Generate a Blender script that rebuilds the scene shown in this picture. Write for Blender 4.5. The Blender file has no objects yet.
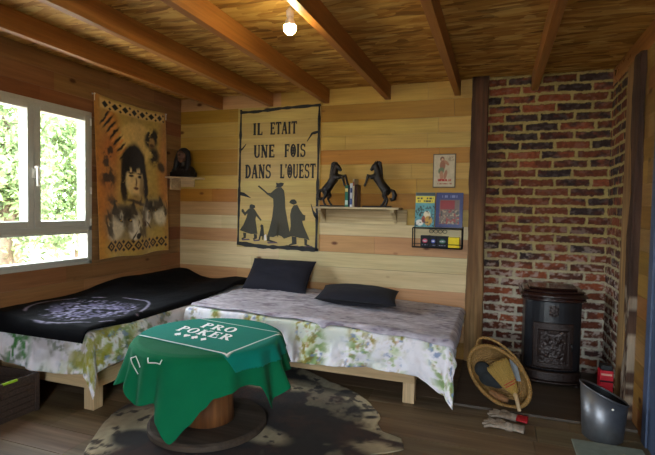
import bpy, math, random
import numpy as np
from mathutils import Matrix, Vector
rnd = random.Random(7)
SC = bpy.context.scene
COL = SC.collection
PI = math.pi

# ------------------------------------------------------------------ camera
YAW, PITCH, ROLL, FPX = math.radians(-19.5505), math.radians(-2.25276), math.radians(1.07374), 476.48
CAM = (0.0, -3.8, 1.15)
fw = Vector((math.sin(YAW)*math.cos(PITCH), math.cos(YAW)*math.cos(PITCH), math.sin(PITCH)))
rt = Vector((math.cos(YAW), -math.sin(YAW), 0.0))
up = rt.cross(fw)
rt2 = rt*math.cos(ROLL) + up*math.sin(ROLL)
up2 = -rt*math.sin(ROLL) + up*math.cos(ROLL)
cam = bpy.data.cameras.new('camera'); cam_o = bpy.data.objects.new('camera', cam); COL.objects.link(cam_o)
cam.sensor_width = 36.0; cam.lens = FPX/655*36.0; cam.clip_start = 0.05
m = Matrix((rt2, up2, -fw)).transposed().to_4x4(); m.translation = Vector(CAM)
cam_o.matrix_world = m
SC.camera = cam_o

# ------------------------------------------------------------------ light
SC.view_settings.view_transform = 'Standard'
SC.view_settings.look = 'None'
SC.view_settings.gamma = 1.0
SC.view_settings.use_curve_mapping = False
SC.view_settings.exposure = 0.95
SKY = 15.0
SUN = 12.0
BULB = 11.5
w = bpy.data.worlds.new('sky'); SC.world = w; w.use_nodes = True
bg = w.node_tree.nodes['Background']
bg.inputs[0].default_value = (0.80, 0.89, 1.0, 1); bg.inputs[1].default_value = SKY
sun = bpy.data.lights.new('sun', 'SUN'); sun.energy = SUN; sun.angle = 0.02; sun.color = (1, .95, .85)
sun_o = bpy.data.objects.new('sun', sun); COL.objects.link(sun_o)
sun_o.rotation_euler = Vector((-0.75, -0.25, -0.75)).to_track_quat('-Z', 'Y').to_euler()
def portal(loc, direction, sx, sy):
    l = bpy.data.lights.new('window_portal', 'AREA'); l.shape = 'RECTANGLE'; l.size = sx; l.size_y = sy
    l.cycles.is_portal = True
    o = bpy.data.objects.new('window_portal', l); COL.objects.link(o); o.location = loc
    o.rotation_euler = Vector(direction).to_track_quat('-Z', 'Y').to_euler()
portal((-2.99, -1.53, 1.27), (1, 0, 0), 1.1, 1.2)
FRONT_Y = -5.2
portal((-.05, FRONT_Y-.16, 1.05), (0, 1, 0), .9, 2.0)  # portal at the added, unseen door opening

# ------------------------------------------------------------------ helpers
def lin(c):
    c = np.asarray(c, float)/255.0
    return np.where(c <= .04045, c/12.92, ((c+.055)/1.055)**2.4)
def S(r, g, b):
    return tuple(float(v) for v in lin((r, g, b)))

_tabs = {}
def vn(x, y, seed=0):
    if seed not in _tabs: _tabs[seed] = np.random.RandomState(seed+11).rand(256, 256)
    T = _tabs[seed]
    x = np.asarray(x, float); y = np.asarray(y, float)
    xi = np.floor(x).astype(int); yi = np.floor(y).astype(int)
    fx = x-xi; fy = y-yi; fx = fx*fx*(3-2*fx); fy = fy*fy*(3-2*fy)
    a = T[xi & 255, yi & 255]; b = T[(xi+1) & 255, yi & 255]; c = T[xi & 255, (yi+1) & 255]; d = T[(xi+1) & 255, (yi+1) & 255]
    return (a*(1-fx)+b*fx)*(1-fy)+(c*(1-fx)+d*fx)*fy
def fbm(x, y, seed=0, o=4):
    s = 0; a = .5; t = 0
    for i in range(o):
        s = s+a*vn(x*2**i, y*2**i, seed+i); t += a; a *= .5
    return s/t
def ss(e0, e1, x):
    t = np.clip((x-e0)/(e1-e0), 0, 1); return t*t*(3-2*t)
def mixc(C, c, a):
    a = np.asarray(a)[..., None]; return C*(1-a)+np.asarray(c, float)*a

class MB:
    def __init__(s): s.v = []; s.f = []; s.c = []
    def add(s, vs, fs, col=None):
        n = len(s.v); s.v += [tuple(float(q) for q in p) for p in vs]
        s.f += [tuple(n+i for i in f) for f in fs]
        col = col if col is not None else (1, 1, 1)
        if len(np.shape(col)) == 1: s.c += [tuple(col)]*len(vs)
        else: s.c += [tuple(q) for q in col]
        return s
    def box(s, x0, x1, y0, y1, z0, z1, col=None):
        return s.add([(x0,y0,z0),(x1,y0,z0),(x1,y1,z0),(x0,y1,z0),(x0,y0,z1),(x1,y0,z1),(x1,y1,z1),(x0,y1,z1)],
                     [(0,3,2,1),(4,5,6,7),(0,1,5,4),(1,2,6,5),(2,3,7,6),(3,0,4,7)], col)
    def obox(s, c, ax, ay, az, col=None):            # oriented box, half axes
        c = Vector(c); ax = Vector(ax); ay = Vector(ay); az = Vector(az); vs = []
        for sz in (-1, 1):
            for sx, sy in ((-1,-1),(1,-1),(1,1),(-1,1)): vs.append(c+ax*sx+ay*sy+az*sz)
        return s.add(vs, [(0,3,2,1),(4,5,6,7),(0,1,5,4),(1,2,6,5),(2,3,7,6),(3,0,4,7)], col)
    def tube(s, pts, rad, n=10, closed=False, col=None):
        pts = [Vector(p) for p in pts]; N = len(pts)
        if not hasattr(rad, '__len__'): rad = [rad]*N
        vs = []; ref = None
        for i, p in enumerate(pts):
            a = pts[(i-1) % N] if (closed or i > 0) else p
            b = pts[(i+1) % N] if (closed or i < N-1) else p
            t = (b-a).normalized()
            if ref is None:
                ref = Vector((0,0,1)) if abs(t.z) < .9 else Vector((1,0,0))
            u = (ref-t*ref.dot(t)).normalized(); ref = u; w_ = t.cross(u)
            for k in range(n):
                an = 2*PI*k/n; vs.append(p+(u*math.cos(an)+w_*math.sin(an))*rad[i])
        fs = []
        for i in range(N if closed else N-1):
            j = (i+1) % N
            for k in range(n): fs.append((i*n+k, i*n+(k+1) % n, j*n+(k+1) % n, j*n+k))
        if not closed: fs += [tuple(range(n-1, -1, -1)), tuple((N-1)*n+k for k in range(n))]
        return s.add(vs, fs, col)
    def lathe(s, prof, c=(0,0), n=32, col=None, sx=1.0, sy=1.0, top=True, bot=True):
        vs = []; fs = []; m_ = len(prof)
        for r, z in prof:
            for k in range(n):
                a = 2*PI*k/n; vs.append((c[0]+r*math.cos(a)*sx, c[1]+r*math.sin(a)*sy, z))
        for i in range(m_-1):
            for k in range(n): fs.append((i*n+k, i*n+(k+1) % n, (i+1)*n+(k+1) % n, (i+1)*n+k))
        if bot: fs.append(tuple(range(n-1, -1, -1)))
        if top: fs.append(tuple((m_-1)*n+k for k in range(n)))
        return s.add(vs, fs, col)
    def prism(s, out, fn, h0=0.0, h1=.001, col=None):   # 2D outline -> fn(u,v,h)
        n = len(out)
        vs = [fn(u, v, h0) for u, v in out]+[fn(u, v, h1) for u, v in out]
        return s.add(vs, [tuple(range(n-1,-1,-1)), tuple(range(n, 2*n))]+[(k, (k+1) % n, n+(k+1) % n, n+k) for k in range(n)], col)
    def loops(s, rings, cap=True, col=None):            # list of equal-length closed loops
        n = len(rings[0]); vs = [p for r in rings for p in r]; fs = []
        for i in range(len(rings)-1):
            for k in range(n): fs.append((i*n+k, i*n+(k+1) % n, (i+1)*n+(k+1) % n, (i+1)*n+k))
        if cap: fs += [tuple(range(n-1,-1,-1)), tuple((len(rings)-1)*n+k for k in range(n))]
        return s.add(vs, fs, col)
    def ell(s, c, r, ax=None, n=14, m_=9, col=None):
        c = Vector(c); M = ax or Matrix.Identity(3); vs = []; fs = []
        for i in range(1, m_):
            t = PI*i/m_
            for k in range(n):
                a = 2*PI*k/n
                vs.append(c+M@Vector((r[0]*math.sin(t)*math.cos(a), r[1]*math.sin(t)*math.sin(a), -r[2]*math.cos(t))))
        b = len(vs); vs += [c+M@Vector((0,0,-r[2])), c+M@Vector((0,0,r[2]))]
        for i in range(m_-2):
            for k in range(n): fs.append((i*n+k, i*n+(k+1) % n, (i+1)*n+(k+1) % n, (i+1)*n+k))
        for k in range(n):
            fs.append((b, (k+1) % n, k)); fs.append((b+1, (m_-2)*n+k, (m_-2)*n+(k+1) % n))
        return s.add(vs, fs, col)
    def build(s, name, mat, parent=None, smooth=False, bevel=0.0, kind=None, label=None, remesh=0.0, subsurf=0):
        off = Vector((0,0,0)); p = parent
        while p is not None: off += p.location; p = p.parent
        me = bpy.data.meshes.new(name)
        me.from_pydata([(a-off.x, b-off.y, c-off.z) for a, b, c in s.v], [], s.f)
        ca = me.color_attributes.new('Col', 'FLOAT_COLOR', 'POINT')
        ca.data.foreach_set('color', np.c_[np.array(s.c, float), np.ones(len(s.c))].ravel())
        me.materials.append(mat); me.update()
        o = bpy.data.objects.new(name, me); COL.objects.link(o)
        if parent: o.parent = parent
        if smooth: me.polygons.foreach_set('use_smooth', [True]*len(me.polygons))
        if remesh:
            r = o.modifiers.new('remesh', 'REMESH'); r.mode = 'VOXEL'; r.voxel_size = remesh; r.use_smooth_shade = True
            k = o.modifiers.new('smooth', 'SMOOTH'); k.iterations = 4
        if bevel:
            b = o.modifiers.new('bevel', 'BEVEL'); b.width = bevel; b.segments = 2; b.limit_method = 'ANGLE'; b.angle_limit = .6
        if subsurf:
            b = o.modifiers.new('sub', 'SUBSURF'); b.levels = subsurf; b.render_levels = subsurf
        if kind: o['kind'] = kind
        if label: o['label'] = label
        return o

def sheet_mesh(name, P, C, mat, parent=None, solid=0.0, smooth=True, offset=-1, kind=None, keep=None):
    """painted grid: P (m,n,3) world points, C (m,n,3) linear colours"""
    m_, n_ = P.shape[:2]; off = Vector((0,0,0)); p = parent
    while p is not None: off += p.location; p = p.parent
    idx = np.arange(m_*n_).reshape(m_, n_)
    F = np.stack([idx[:-1,:-1], idx[1:,:-1], idx[1:,1:], idx[:-1,1:]], -1).reshape(-1, 4)
    if keep is not None: F = F[keep.ravel()]
    used = np.unique(F); rem = -np.ones(m_*n_, int); rem[used] = np.arange(len(used)); F = rem[F]
    me = bpy.data.meshes.new(name)
    V = (P.reshape(-1, 3)-np.array(off))[used]
    me.from_pydata([tuple(v) for v in V.tolist()], [], [tuple(f) for f in F.tolist()])
    ca = me.color_attributes.new('Col', 'FLOAT_COLOR', 'POINT')
    Cc = np.broadcast_to(np.asarray(C, float), P.shape).reshape(-1, 3)[used]
    ca.data.foreach_set('color', np.c_[np.clip(Cc, 0, 1), np.ones(len(Cc))].ravel())
    me.materials.append(mat); me.update()
    o = bpy.data.objects.new(name, me); COL.objects.link(o)
    if parent: o.parent = parent
    if smooth: me.polygons.foreach_set('use_smooth', [True]*len(me.polygons))
    if solid:
        b = o.modifiers.new('solid', 'SOLIDIFY'); b.thickness = solid; b.offset = offset
    if kind: o['kind'] = kind
    return o

def tag(o, label, cat, group=None, kind=None):
    o['label'] = label; o['category'] = cat
    if group: o['group'] = group
    if kind: o['kind'] = kind
    return o
def thing(name, loc, label, cat, group=None):
    o = bpy.data.objects.new(name, None); COL.objects.link(o); o.location = loc; o.empty_display_size = .05
    return tag(o, label, cat, group)

# ------------------------------------------------------------------ materials
def mat_base(name, rough=.6, spec=.5):
    m_ = bpy.data.materials.new(name); m_.use_nodes = True; nt = m_.node_tree
    b = nt.nodes['Principled BSDF']; b.inputs['Roughness'].default_value = rough
    b.inputs['Specular IOR Level'].default_value = spec
    return m_, nt, b
def N(nt, t, **k):
    n = nt.nodes.new(t)
    for a, v in k.items():
        if a.startswith('i_'): n.inputs[a[2:].replace('_', ' ')].default_value = v
        else: setattr(n, a, v)
    return n
def noise(nt, vec, scale, detail=4, rough=.55):
    n = N(nt, 'ShaderNodeTexNoise'); n.inputs['Scale'].default_value = scale; n.inputs['Detail'].default_value = detail
    n.inputs['Roughness'].default_value = rough
    nt.links.new(vec, n.inputs['Vector']); return n.outputs['Fac']
def coords(nt, scale):
    t = N(nt, 'ShaderNodeTexCoord'); mp = N(nt, 'ShaderNodeMapping'); mp.inputs['Scale'].default_value = scale
    nt.links.new(t.outputs['Object'], mp.inputs['Vector']); return mp.outputs['Vector']
def ramp(nt, fac, stops):
    r = N(nt, 'ShaderNodeValToRGB'); cr = r.color_ramp
    while len(cr.elements) < len(stops): cr.elements.new(.5)
    for e, (p, c) in zip(cr.elements, stops): e.position = p; e.color = (*c, 1)
    nt.links.new(fac, r.inputs['Fac']); return r.outputs['Color']
def mul(nt, a, b, fac=1.0, mode='MULTIPLY'):
    x = N(nt, 'ShaderNodeMix', data_type='RGBA', blend_type=mode)
    x.inputs[0].default_value = fac
    nt.links.new(a, x.inputs[6]) if not isinstance(a, tuple) else setattr(x.inputs[6], 'default_value', (*a, 1))
    nt.links.new(b, x.inputs[7]) if not isinstance(b, tuple) else setattr(x.inputs[7], 'default_value', (*b, 1))
    return x.outputs[2]
def bump(nt, bsdf, h, strength, dist=.01):
    b = N(nt, 'ShaderNodeBump'); b.inputs['Strength'].default_value = strength; b.inputs['Distance'].default_value = dist
    nt.links.new(h, b.inputs['Height']); nt.links.new(b.outputs['Normal'], bsdf.inputs['Normal'])
def vcol(nt):
    a = N(nt, 'ShaderNodeAttribute'); a.attribute_name = 'Col'; return a.outputs['Color']

def plain(name, c, rough=.6, metal=0.0, var=.12, scale=30, bmp=0.0, spec=.5, coat=0):
    m_, nt, b = mat_base(name, rough, spec); v = coords(nt, (1,1,1)); n = noise(nt, v, scale)
    lo = tuple(q*(1-var) for q in c); hi = tuple(min(1, q*(1+var)) for q in c)
    nt.links.new(ramp(nt, n, [(.3, lo), (.7, hi)]), b.inputs['Base Color'])
    b.inputs['Metallic'].default_value = metal
    if coat: b.inputs['Coat Weight'].default_value = coat; b.inputs['Coat Roughness'].default_value = .15
    if bmp: bump(nt, b, n, bmp)
    return m_
def wood(name, c=None, axis=0, rough=.55, amt=.35, fine=60, knots=False, spec=.35):
    """wood grain stretched along axis; c None = per-vertex board colour"""
    m_, nt, b = mat_base(name, rough, spec)
    sc = [fine]*3; sc[axis] = fine*.045
    sc2 = [14]*3; sc2[axis] = 1.1
    n1 = noise(nt, coords(nt, sc), 1.0, 5, .6); n2 = noise(nt, coords(nt, sc2), 1.0, 3)
    g1 = ramp(nt, n1, [(.3, (1-amt,)*3), (.7, (1, 1, 1))])
    g2 = ramp(nt, n2, [(.35, (1-amt*.8, 1-amt*1.0, 1-amt*1.15)), (.65, (1, 1, 1))])
    col = vcol(nt) if c is None else c
    out = mul(nt, mul(nt, col, g1), g2)
    if knots:
        sk = [6.0]*3; sk[axis] = 3.2; vo = N(nt, 'ShaderNodeTexVoronoi'); vo.inputs['Scale'].default_value = 1.0
        nt.links.new(coords(nt, sk), vo.inputs['Vector'])
        k = ramp(nt, vo.outputs['Distance'], [(.05, (.28, .15, .08)), (.12, (1, 1, 1))])
        out = mul(nt, out, k)
    nt.links.new(out, b.inputs['Base Color']); bump(nt, b, n1, .12, .004)
    return m_
def cloth(name, c=None, rough=.95, sheen=.3, weave=900, bmp=.15, var=.1):
    m_, nt, b = mat_base(name, rough, .15)
    v = coords(nt, (1,1,1)); n = noise(nt, v, weave, 2); n2 = noise(nt, v, 6, 4)
    r = ramp(nt, n2, [(.3, (1-var,)*3), (.7, (1,1,1))])
    nt.links.new(mul(nt, vcol(nt) if c is None else c, r), b.inputs['Base Color'])
    b.inputs['Sheen Weight'].default_value = sheen
    bump(nt, b, n, bmp, .003); return m_

M = {}
M['plank_x'] = wood('pine planks along the back', None, 0, .5, .22, 70, knots=True)
M['plank_y'] = wood('pine planks along the side', None, 1, .5, .28, 70, knots=True)
M['joist'] = wood('orange pine joist', S(174, 114, 54), 1, .5, .3, 60)
M['pine'] = wood('pale pine', S(224, 194, 150), 2, .5, .3, 70)
M['pine_x'] = wood('pale pine rail', S(220, 188, 142), 0, .5, .3, 70)
M['pine_y'] = wood('pale pine side rail', S(220, 188, 142), 1, .5, .3, 70)
M['floor'] = wood('brown floorboards', None, 0, .55, .4, 45)
M['old_beam'] = wood('old dark timber', None, 2, .75, .5, 40)
M['grey_board'] = wood('weathered grey board', None, 0, .8, .45, 50)
M['log'] = wood('log wood', S(150, 96, 52), 2, .7, .5, 40)
M['spool'] = wood('greyed spool wood', S(86, 72, 60), 0, .75, .5, 40)
M['crate'] = plain('dark woven crate', S(62, 46, 38), .7, var=.4, scale=90, bmp=.4)
M['paint'] = plain('painted colour', (1, 1, 1), .6)
def vc(name, rough=.6, spec=.3, metal=0.0, coat=0.0):
    m_, nt, b = mat_base(name, rough, spec); n = noise(nt, coords(nt, (1,1,1)), 60)
    nt.links.new(mul(nt, vcol(nt), ramp(nt, n, [(.3, (.86,)*3), (.7, (1,1,1))])), b.inputs['Base Color'])
    b.inputs['Metallic'].default_value = metal; b.inputs['Coat Weight'].default_value = coat
    return m_
M['vc'] = vc('printed colour')
M['vc_gloss'] = vc('glossy printed colour', .3, .5)
M['brick'] = vc('brick and lime mortar', .95, .15)
M['cloth'] = cloth('woven printed cloth')
M['velvet'] = cloth('brushed velvet', None, .9, .15, 500, .3, .25)
M['fleece'] = cloth('black fleece', None, .98, .0, 500, .3, .25)
M['felt'] = cloth('green felt', None, .9, .03, 700, .2, .08)
M['sheetcloth'] = cloth('cotton sheet', None, .85, .2, 900, .1, .06)
M['navy'] = cloth('charcoal cotton', S(38, 37, 45), .9, .03, 700, .2, .15)
M['hide'] = cloth('cow hair', None, .8, .1, 350, .5, .3)
M['white_pvc'] = plain('white window plastic', S(184, 182, 170), .4, var=.03)
M['black_paint'] = plain('black paint', S(24, 22, 22), .7, var=.3)
M['bronze'] = plain('blackened bronze', S(34, 27, 24), .42, 0.35, .3, 40, .15)
M['iron'] = plain('black iron', S(30, 28, 28), .5, .4, .3, 40, .2)
M['enamel'] = plain('dark enamel', S(44, 24, 20), .22, 0.0, .3, 12, .02, coat=.5)
M['enamel_black'] = plain('black enamel', S(26, 26, 30), .3, 0.0, .2, 12, .02)
M['cast'] = plain('cast iron', S(46, 32, 28), .42, .3, .4, 90, .25)
M['steel'] = plain('brushed grey steel', S(126, 126, 130), .45, .85, .10, 25, .02)
M['black_plastic'] = plain('black liner', S(16, 16, 18), .45)
M['wicker'] = plain('wicker', S(150, 112, 58), .6, var=.35, scale=120, bmp=.3)
M['straw'] = plain('broom straw', S(170, 136, 66), .7, var=.35, scale=220, bmp=.4)
M['red'] = plain('red cloth', S(170, 22, 32), .6, var=.2)
M['red_card'] = plain('red carton', S(196, 26, 44), .4, var=.08)
M['purple'] = plain('violet plastic', S(120, 84, 200), .4)
M['glove'] = plain('pale work leather', S(150, 134, 118), .8, var=.3, scale=60, bmp=.3)
M['blue'] = plain('blue painted wood', S(72, 84, 110), .5, var=.08)
M['tile'] = plain('grey green stone', S(118, 124, 112), .7, var=.15, bmp=.1)
M['dark_cloth'] = plain('dark cloth', S(42, 44, 46), .9, var=.3, bmp=.4)
M['paper'] = plain('grey paper', S(150, 154, 158), .8, var=.1)
M['brown_wood'] = plain('split firewood', S(140, 96, 58), .8, var=.3, scale=80, bmp=.4)
M['skin_paint'] = plain('brown painted clay', S(96, 62, 44), .6, var=.2, bmp=.2)
M['yellow'] = plain('yellow carton', S(232, 206, 30), .45, var=.05)
M['white_ceramic'] = plain('white lamp plastic', S(225, 222, 212), .4, var=.03)
M['white_print'] = plain('white print', S(246, 248, 250), .8, var=.02)
M['bark'] = plain('tree bark', S(90, 74, 58), .9, var=.4, bmp=.5)
M['grass'] = plain('pale gravel ground', S(178, 164, 146), .9, var=.2, scale=8)
def leafmat():
    m_, nt, b = mat_base('leaf', .6, .3)
    nt.links.new(vcol(nt), b.inputs['Base Color'])
    tr = N(nt, 'ShaderNodeBsdfTranslucent'); nt.links.new(vcol(nt), tr.inputs['Color'])
    mx = N(nt, 'ShaderNodeMixShader'); mx.inputs[0].default_value = .45
    nt.links.new(b.outputs[0], mx.inputs[1]); nt.links.new(tr.outputs[0], mx.inputs[2])
    nt.links.new(mx.outputs[0], nt.nodes['Material Output'].inputs['Surface']); return m_
M['leaf'] = leafmat()
def glass():
    m_ = bpy.data.materials.new('window glass'); m_.use_nodes = True; nt = m_.node_tree; nt.nodes.clear()
    out = N(nt, 'ShaderNodeOutputMaterial'); t = N(nt, 'ShaderNodeBsdfTransparent'); g = N(nt, 'ShaderNodeBsdfGlossy')
    g.inputs['Roughness'].default_value = .02; t.inputs['Color'].default_value = (.96, .98, .97, 1)
    mx = N(nt, 'ShaderNodeMixShader'); mx.inputs[0].default_value = .05
    nt.links.new(t.outputs[0], mx.inputs[1]); nt.links.new(g.outputs[0], mx.inputs[2]); nt.links.new(mx.outputs[0], out.inputs['Surface'])
    return m_
M['glass'] = glass()
def bulbmat():
    m_ = bpy.data.materials.new('lit bulb'); m_.use_nodes = True; nt = m_.node_tree; b = nt.nodes['Principled BSDF']
    b.inputs['Base Color'].default_value = (1, 1, .95, 1); b.inputs['Emission Color'].default_value = (1, .86, .44, 1)
    b.inputs['Emission Strength'].default_value = BULB*12; return m_
M['bulb'] = bulbmat()
def osb():
    m_, nt, b = mat_base('oriented strand board', .7, .25); cols = []; hs = []
    for i, rot in enumerate((.2, 1.3, -.7)):
        t = N(nt, 'ShaderNodeTexCoord'); mp = N(nt, 'ShaderNodeMapping')
        mp.inputs['Rotation'].default_value = (0, 0, rot); mp.inputs['Scale'].default_value = (6.5, 26, 1); mp.inputs['Location'].default_value = (i*3.3, i*1.7, 0)
        nt.links.new(t.outputs['Object'], mp.inputs['Vector'])
        ds = N(nt, 'ShaderNodeTexNoise'); ds.inputs['Scale'].default_value = .6
        nt.links.new(mp.outputs['Vector'], ds.inputs['Vector'])
        vo = N(nt, 'ShaderNodeTexVoronoi'); vo.inputs['Scale'].default_value = 1.0
        ad = N(nt, 'ShaderNodeVectorMath', operation='ADD'); nt.links.new(mp.outputs['Vector'], ad.inputs[0]); nt.links.new(ds.outputs['Color'], ad.inputs[1])
        nt.links.new(ad.outputs[0], vo.inputs['Vector'])
        sp = N(nt, 'ShaderNodeSeparateColor'); nt.links.new(vo.outputs['Color'], sp.inputs[0])
        cols.append(ramp(nt, sp.outputs[0], [(0, S(108, 70, 28)), (.35, S(162, 112, 48)), (.7, S(196, 148, 72)), (1, S(216, 178, 104))]))
        hs.append(sp.outputs[1])
    x = N(nt, 'ShaderNodeMix', data_type='RGBA'); nt.links.new(hs[0], x.inputs[0]); nt.links.new(cols[0], x.inputs[6]); nt.links.new(cols[1], x.inputs[7])
    y = N(nt, 'ShaderNodeMix', data_type='RGBA'); nt.links.new(hs[1], y.inputs[0]); nt.links.new(x.outputs[2], y.inputs[6]); nt.links.new(cols[2], y.inputs[7])
    nt.links.new(y.outputs[2], b.inputs['Base Color']); bump(nt, b, hs[0], .25, .003); return m_
M['osb'] = osb()

# ================================================================== STRUCTURE
XL, XR, ZC = -2.836, 0.735, 2.151
PALE, CREAM, SALM, ORAN, TAN, GOLD = (194,158,76), (220,198,150), (200,152,102), (182,122,36), (168,124,40), (184,140,46)
def jit(c, a=8):
    k = rnd.uniform(-a, a); return S(*(min(255, max(0, q+k+rnd.uniform(-3, 3))) for q in c))

# floor of wide boards
fl = MB(); fl.box(XL-.1, XR+.1, FRONT_Y-.1, .1, -.06, -.012, S(40, 32, 26))
y = .1
while y > FRONT_Y:
    x = XL-.1-rnd.uniform(0, 1.2)
    while x < XR+.1:
        x2 = min(x+rnd.uniform(1.1, 2.0), XR+.1)
        if x2 > XL-.1: fl.box(max(x, XL-.1)+.001, x2-.001, y-.188, y-.002, -.014, 0, jit((132, 112, 86), 10))
        x = x2
    y -= .19
fl.build('floor', M['floor'], kind='structure')

ce = MB(); ce.box(XL-.15, XR+.15, FRONT_Y-.15, .15, ZC, ZC+.02); ce.build('ceiling', M['osb'], kind='structure')
rf = MB(); rf.box(XL-.4, XR+.4, FRONT_Y-.4, .4, ZC+.022, ZC+.08); rf.build('trim_1', M['spool'], kind='structure')

def planks(rows, span, fn, cols, mb, hole=None, thick=.018, lens=(.7, 1.9), seams=None):
    """rows: z boundaries descending; span (a,b) along the wall; fn(a, depth, z)->xyz; hole (a0,a1,z0,z1)"""
    for i in range(len(rows)-1):
        z1, z0 = rows[i], rows[i+1]; c = cols[i % len(cols)]; a = span[0]; first = True
        while a < span[1]-1e-6:
            b = min(span[1], a+rnd.uniform(*lens)*(rnd.uniform(.3, 1) if first else 1)); first = False
            cc = jit(c if rnd.random() < .8 else rnd.choice(cols), 7)
            segs = [(a, b, z0, z1)]
            if hole and not (z1 <= hole[2] or z0 >= hole[3]):
                segs = []
                if hole[2] > z0: segs.append((max(a,hole[0]), min(b,hole[1]), z0, hole[2]))
                if hole[3] < z1: segs.append((max(a,hole[0]), min(b,hole[1]), hole[3], z1))
                segs += [(a, min(b, hole[0]), z0, z1), (max(a, hole[1]), b, z0, z1)]
            for (p, q, u, v_) in segs:
                if q-p > .003 and v_-u > .002:
                    A = [fn(p+.0006, d, s_) for d in (0, thick) for s_ in (u+.0008, v_-.0008)]; B = [fn(q-.0006, d, s_) for d in (0, thick) for s_ in (u+.0008, v_-.0008)]
                    mb.add([A[0], B[0], B[1], A[1], A[2], B[2], B[3], A[3]], [(0,1,2,3),(7,6,5,4),(0,4,5,1),(1,5,6,2),(2,6,7,3),(3,7,4,0)], cc)
            a = b
rows_r = [2.151, 2.016, 1.876, 1.757, 1.642, 1.52, 1.40, 1.28, 1.16, 1.03, .93, .786, .66, .52, .39, .26, .13, 0]
cols_r = [PALE, TAN, PALE, PALE, ORAN, PALE, GOLD, ORAN, PALE, CREAM, SALM, CREAM, CREAM, SALM, CREAM, SALM, TAN]
rows_l = [2.151, 2.035, 1.915, 1.795, 1.675, 1.555, 1.435, 1.315, 1.195, 1.075, .955, .835, .715, .60, .48, .36, .24, .12, 0]
cols_l = [SALM, TAN, PALE, PALE, GOLD, TAN, PALE, ORAN, SALM, CREAM, SALM, CREAM, CREAM, SALM, CREAM, TAN, SALM, CREAM]
wb = MB(); bk = lambda a, d, z: (a, d, z)
rnd.seed(3)
for i in range(len(rows_r)-1):
    planks(rows_r[i:i+2], (-1.8, -.07), bk, [cols_r[i]], wb, lens=(1.75, 2.2) if i not in (3, 6) else (.5, 1.0))
for i in range(len(rows_l)-1):
    planks(rows_l[i:i+2], (XL-.05, -1.8), bk, [cols_l[i]], wb, lens=(1.2, 1.4))
wb.box(XL-.15, XR+.15, .019, .12, -.05, ZC+.02, S(120, 84, 50))
wb.build('wall_back', M['plank_x'], kind='structure')

WY0, WY1, WZ0, WZ1 = -2.0, -1.055, .713, 1.824
wl = MB(); lf = lambda a, d, z: (XL-d, a, z); rnd.seed(5)
LW = [(158,112,70),(168,124,80),(150,98,62),(160,116,72)]
planks(rows_l, (FRONT_Y-.1, .02), lf, LW, wl, hole=(WY0, WY1, WZ0, WZ1), lens=(.5, 1.6))
for (a, b, c, d) in ((FRONT_Y-.15, WY0, -.05, ZC+.02), (WY1, .1, -.05, ZC+.02), (WY0, WY1, -.05, WZ0), (WY0, WY1, WZ1, ZC+.02)):
    wl.box(XL-.13, XL-.0185, a, b, c, d, S(150, 120, 84))
wl.build('wall_left', M['plank_y'], kind='structure')
wr = MB(); rg = lambda a, d, z: (XR+d, a, z); rnd.seed(8)
planks(rows_l, (FRONT_Y-.1, -.50), rg, [(150,112,52), (164,124,60), (160,108,58), (146,108,50), (158,118,66)], wr, lens=(.5, 1.6))
wr.box(XR+.0185, XR+.13, FRONT_Y-.15, .1, -.05, ZC+.02, S(130, 96, 60))
wr.build('wall_right', M['plank_y'], kind='structure')
wf = MB(); ft = lambda a, d, z: (a, FRONT_Y-d, z); rnd.seed(9)
planks(rows_l, (XL-.05, XR+.05), ft, [TAN, PALE, SALM, GOLD], wf, hole=(-.50, .40, .05, 2.05))
for (a, b, c, d) in ((XL-.1, -.50, -.05, ZC+.02), (.40, XR+.1, -.05, ZC+.02), (-.50, .40, -.05, .05), (-.50, .40, 2.05, ZC+.02)):
    wf.box(a, b, FRONT_Y-.13, FRONT_Y-.0185, c, d, S(150, 120, 84))
wf.build('wall_front', M['plank_x'], kind='structure')
# unseen glazed door added behind the camera to let in fill daylight
d2 = MB()
for (a, b, c, d) in ((-.50, -.43, .05, 2.05), (.33, .40, .05, 2.05), (-.43, .33, .05, .16), (-.43, .33, 1.98, 2.05)):
    d2.box(a, b, FRONT_Y-.07, FRONT_Y-.01, c, d)
d2 = d2.build('added_fill_door', M['white_pvc'], kind='structure', bevel=.004)
MB().box(-.43, .33, FRONT_Y-.045, FRONT_Y-.039, .16, 1.98).build('pane', M['glass'], d2)

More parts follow.
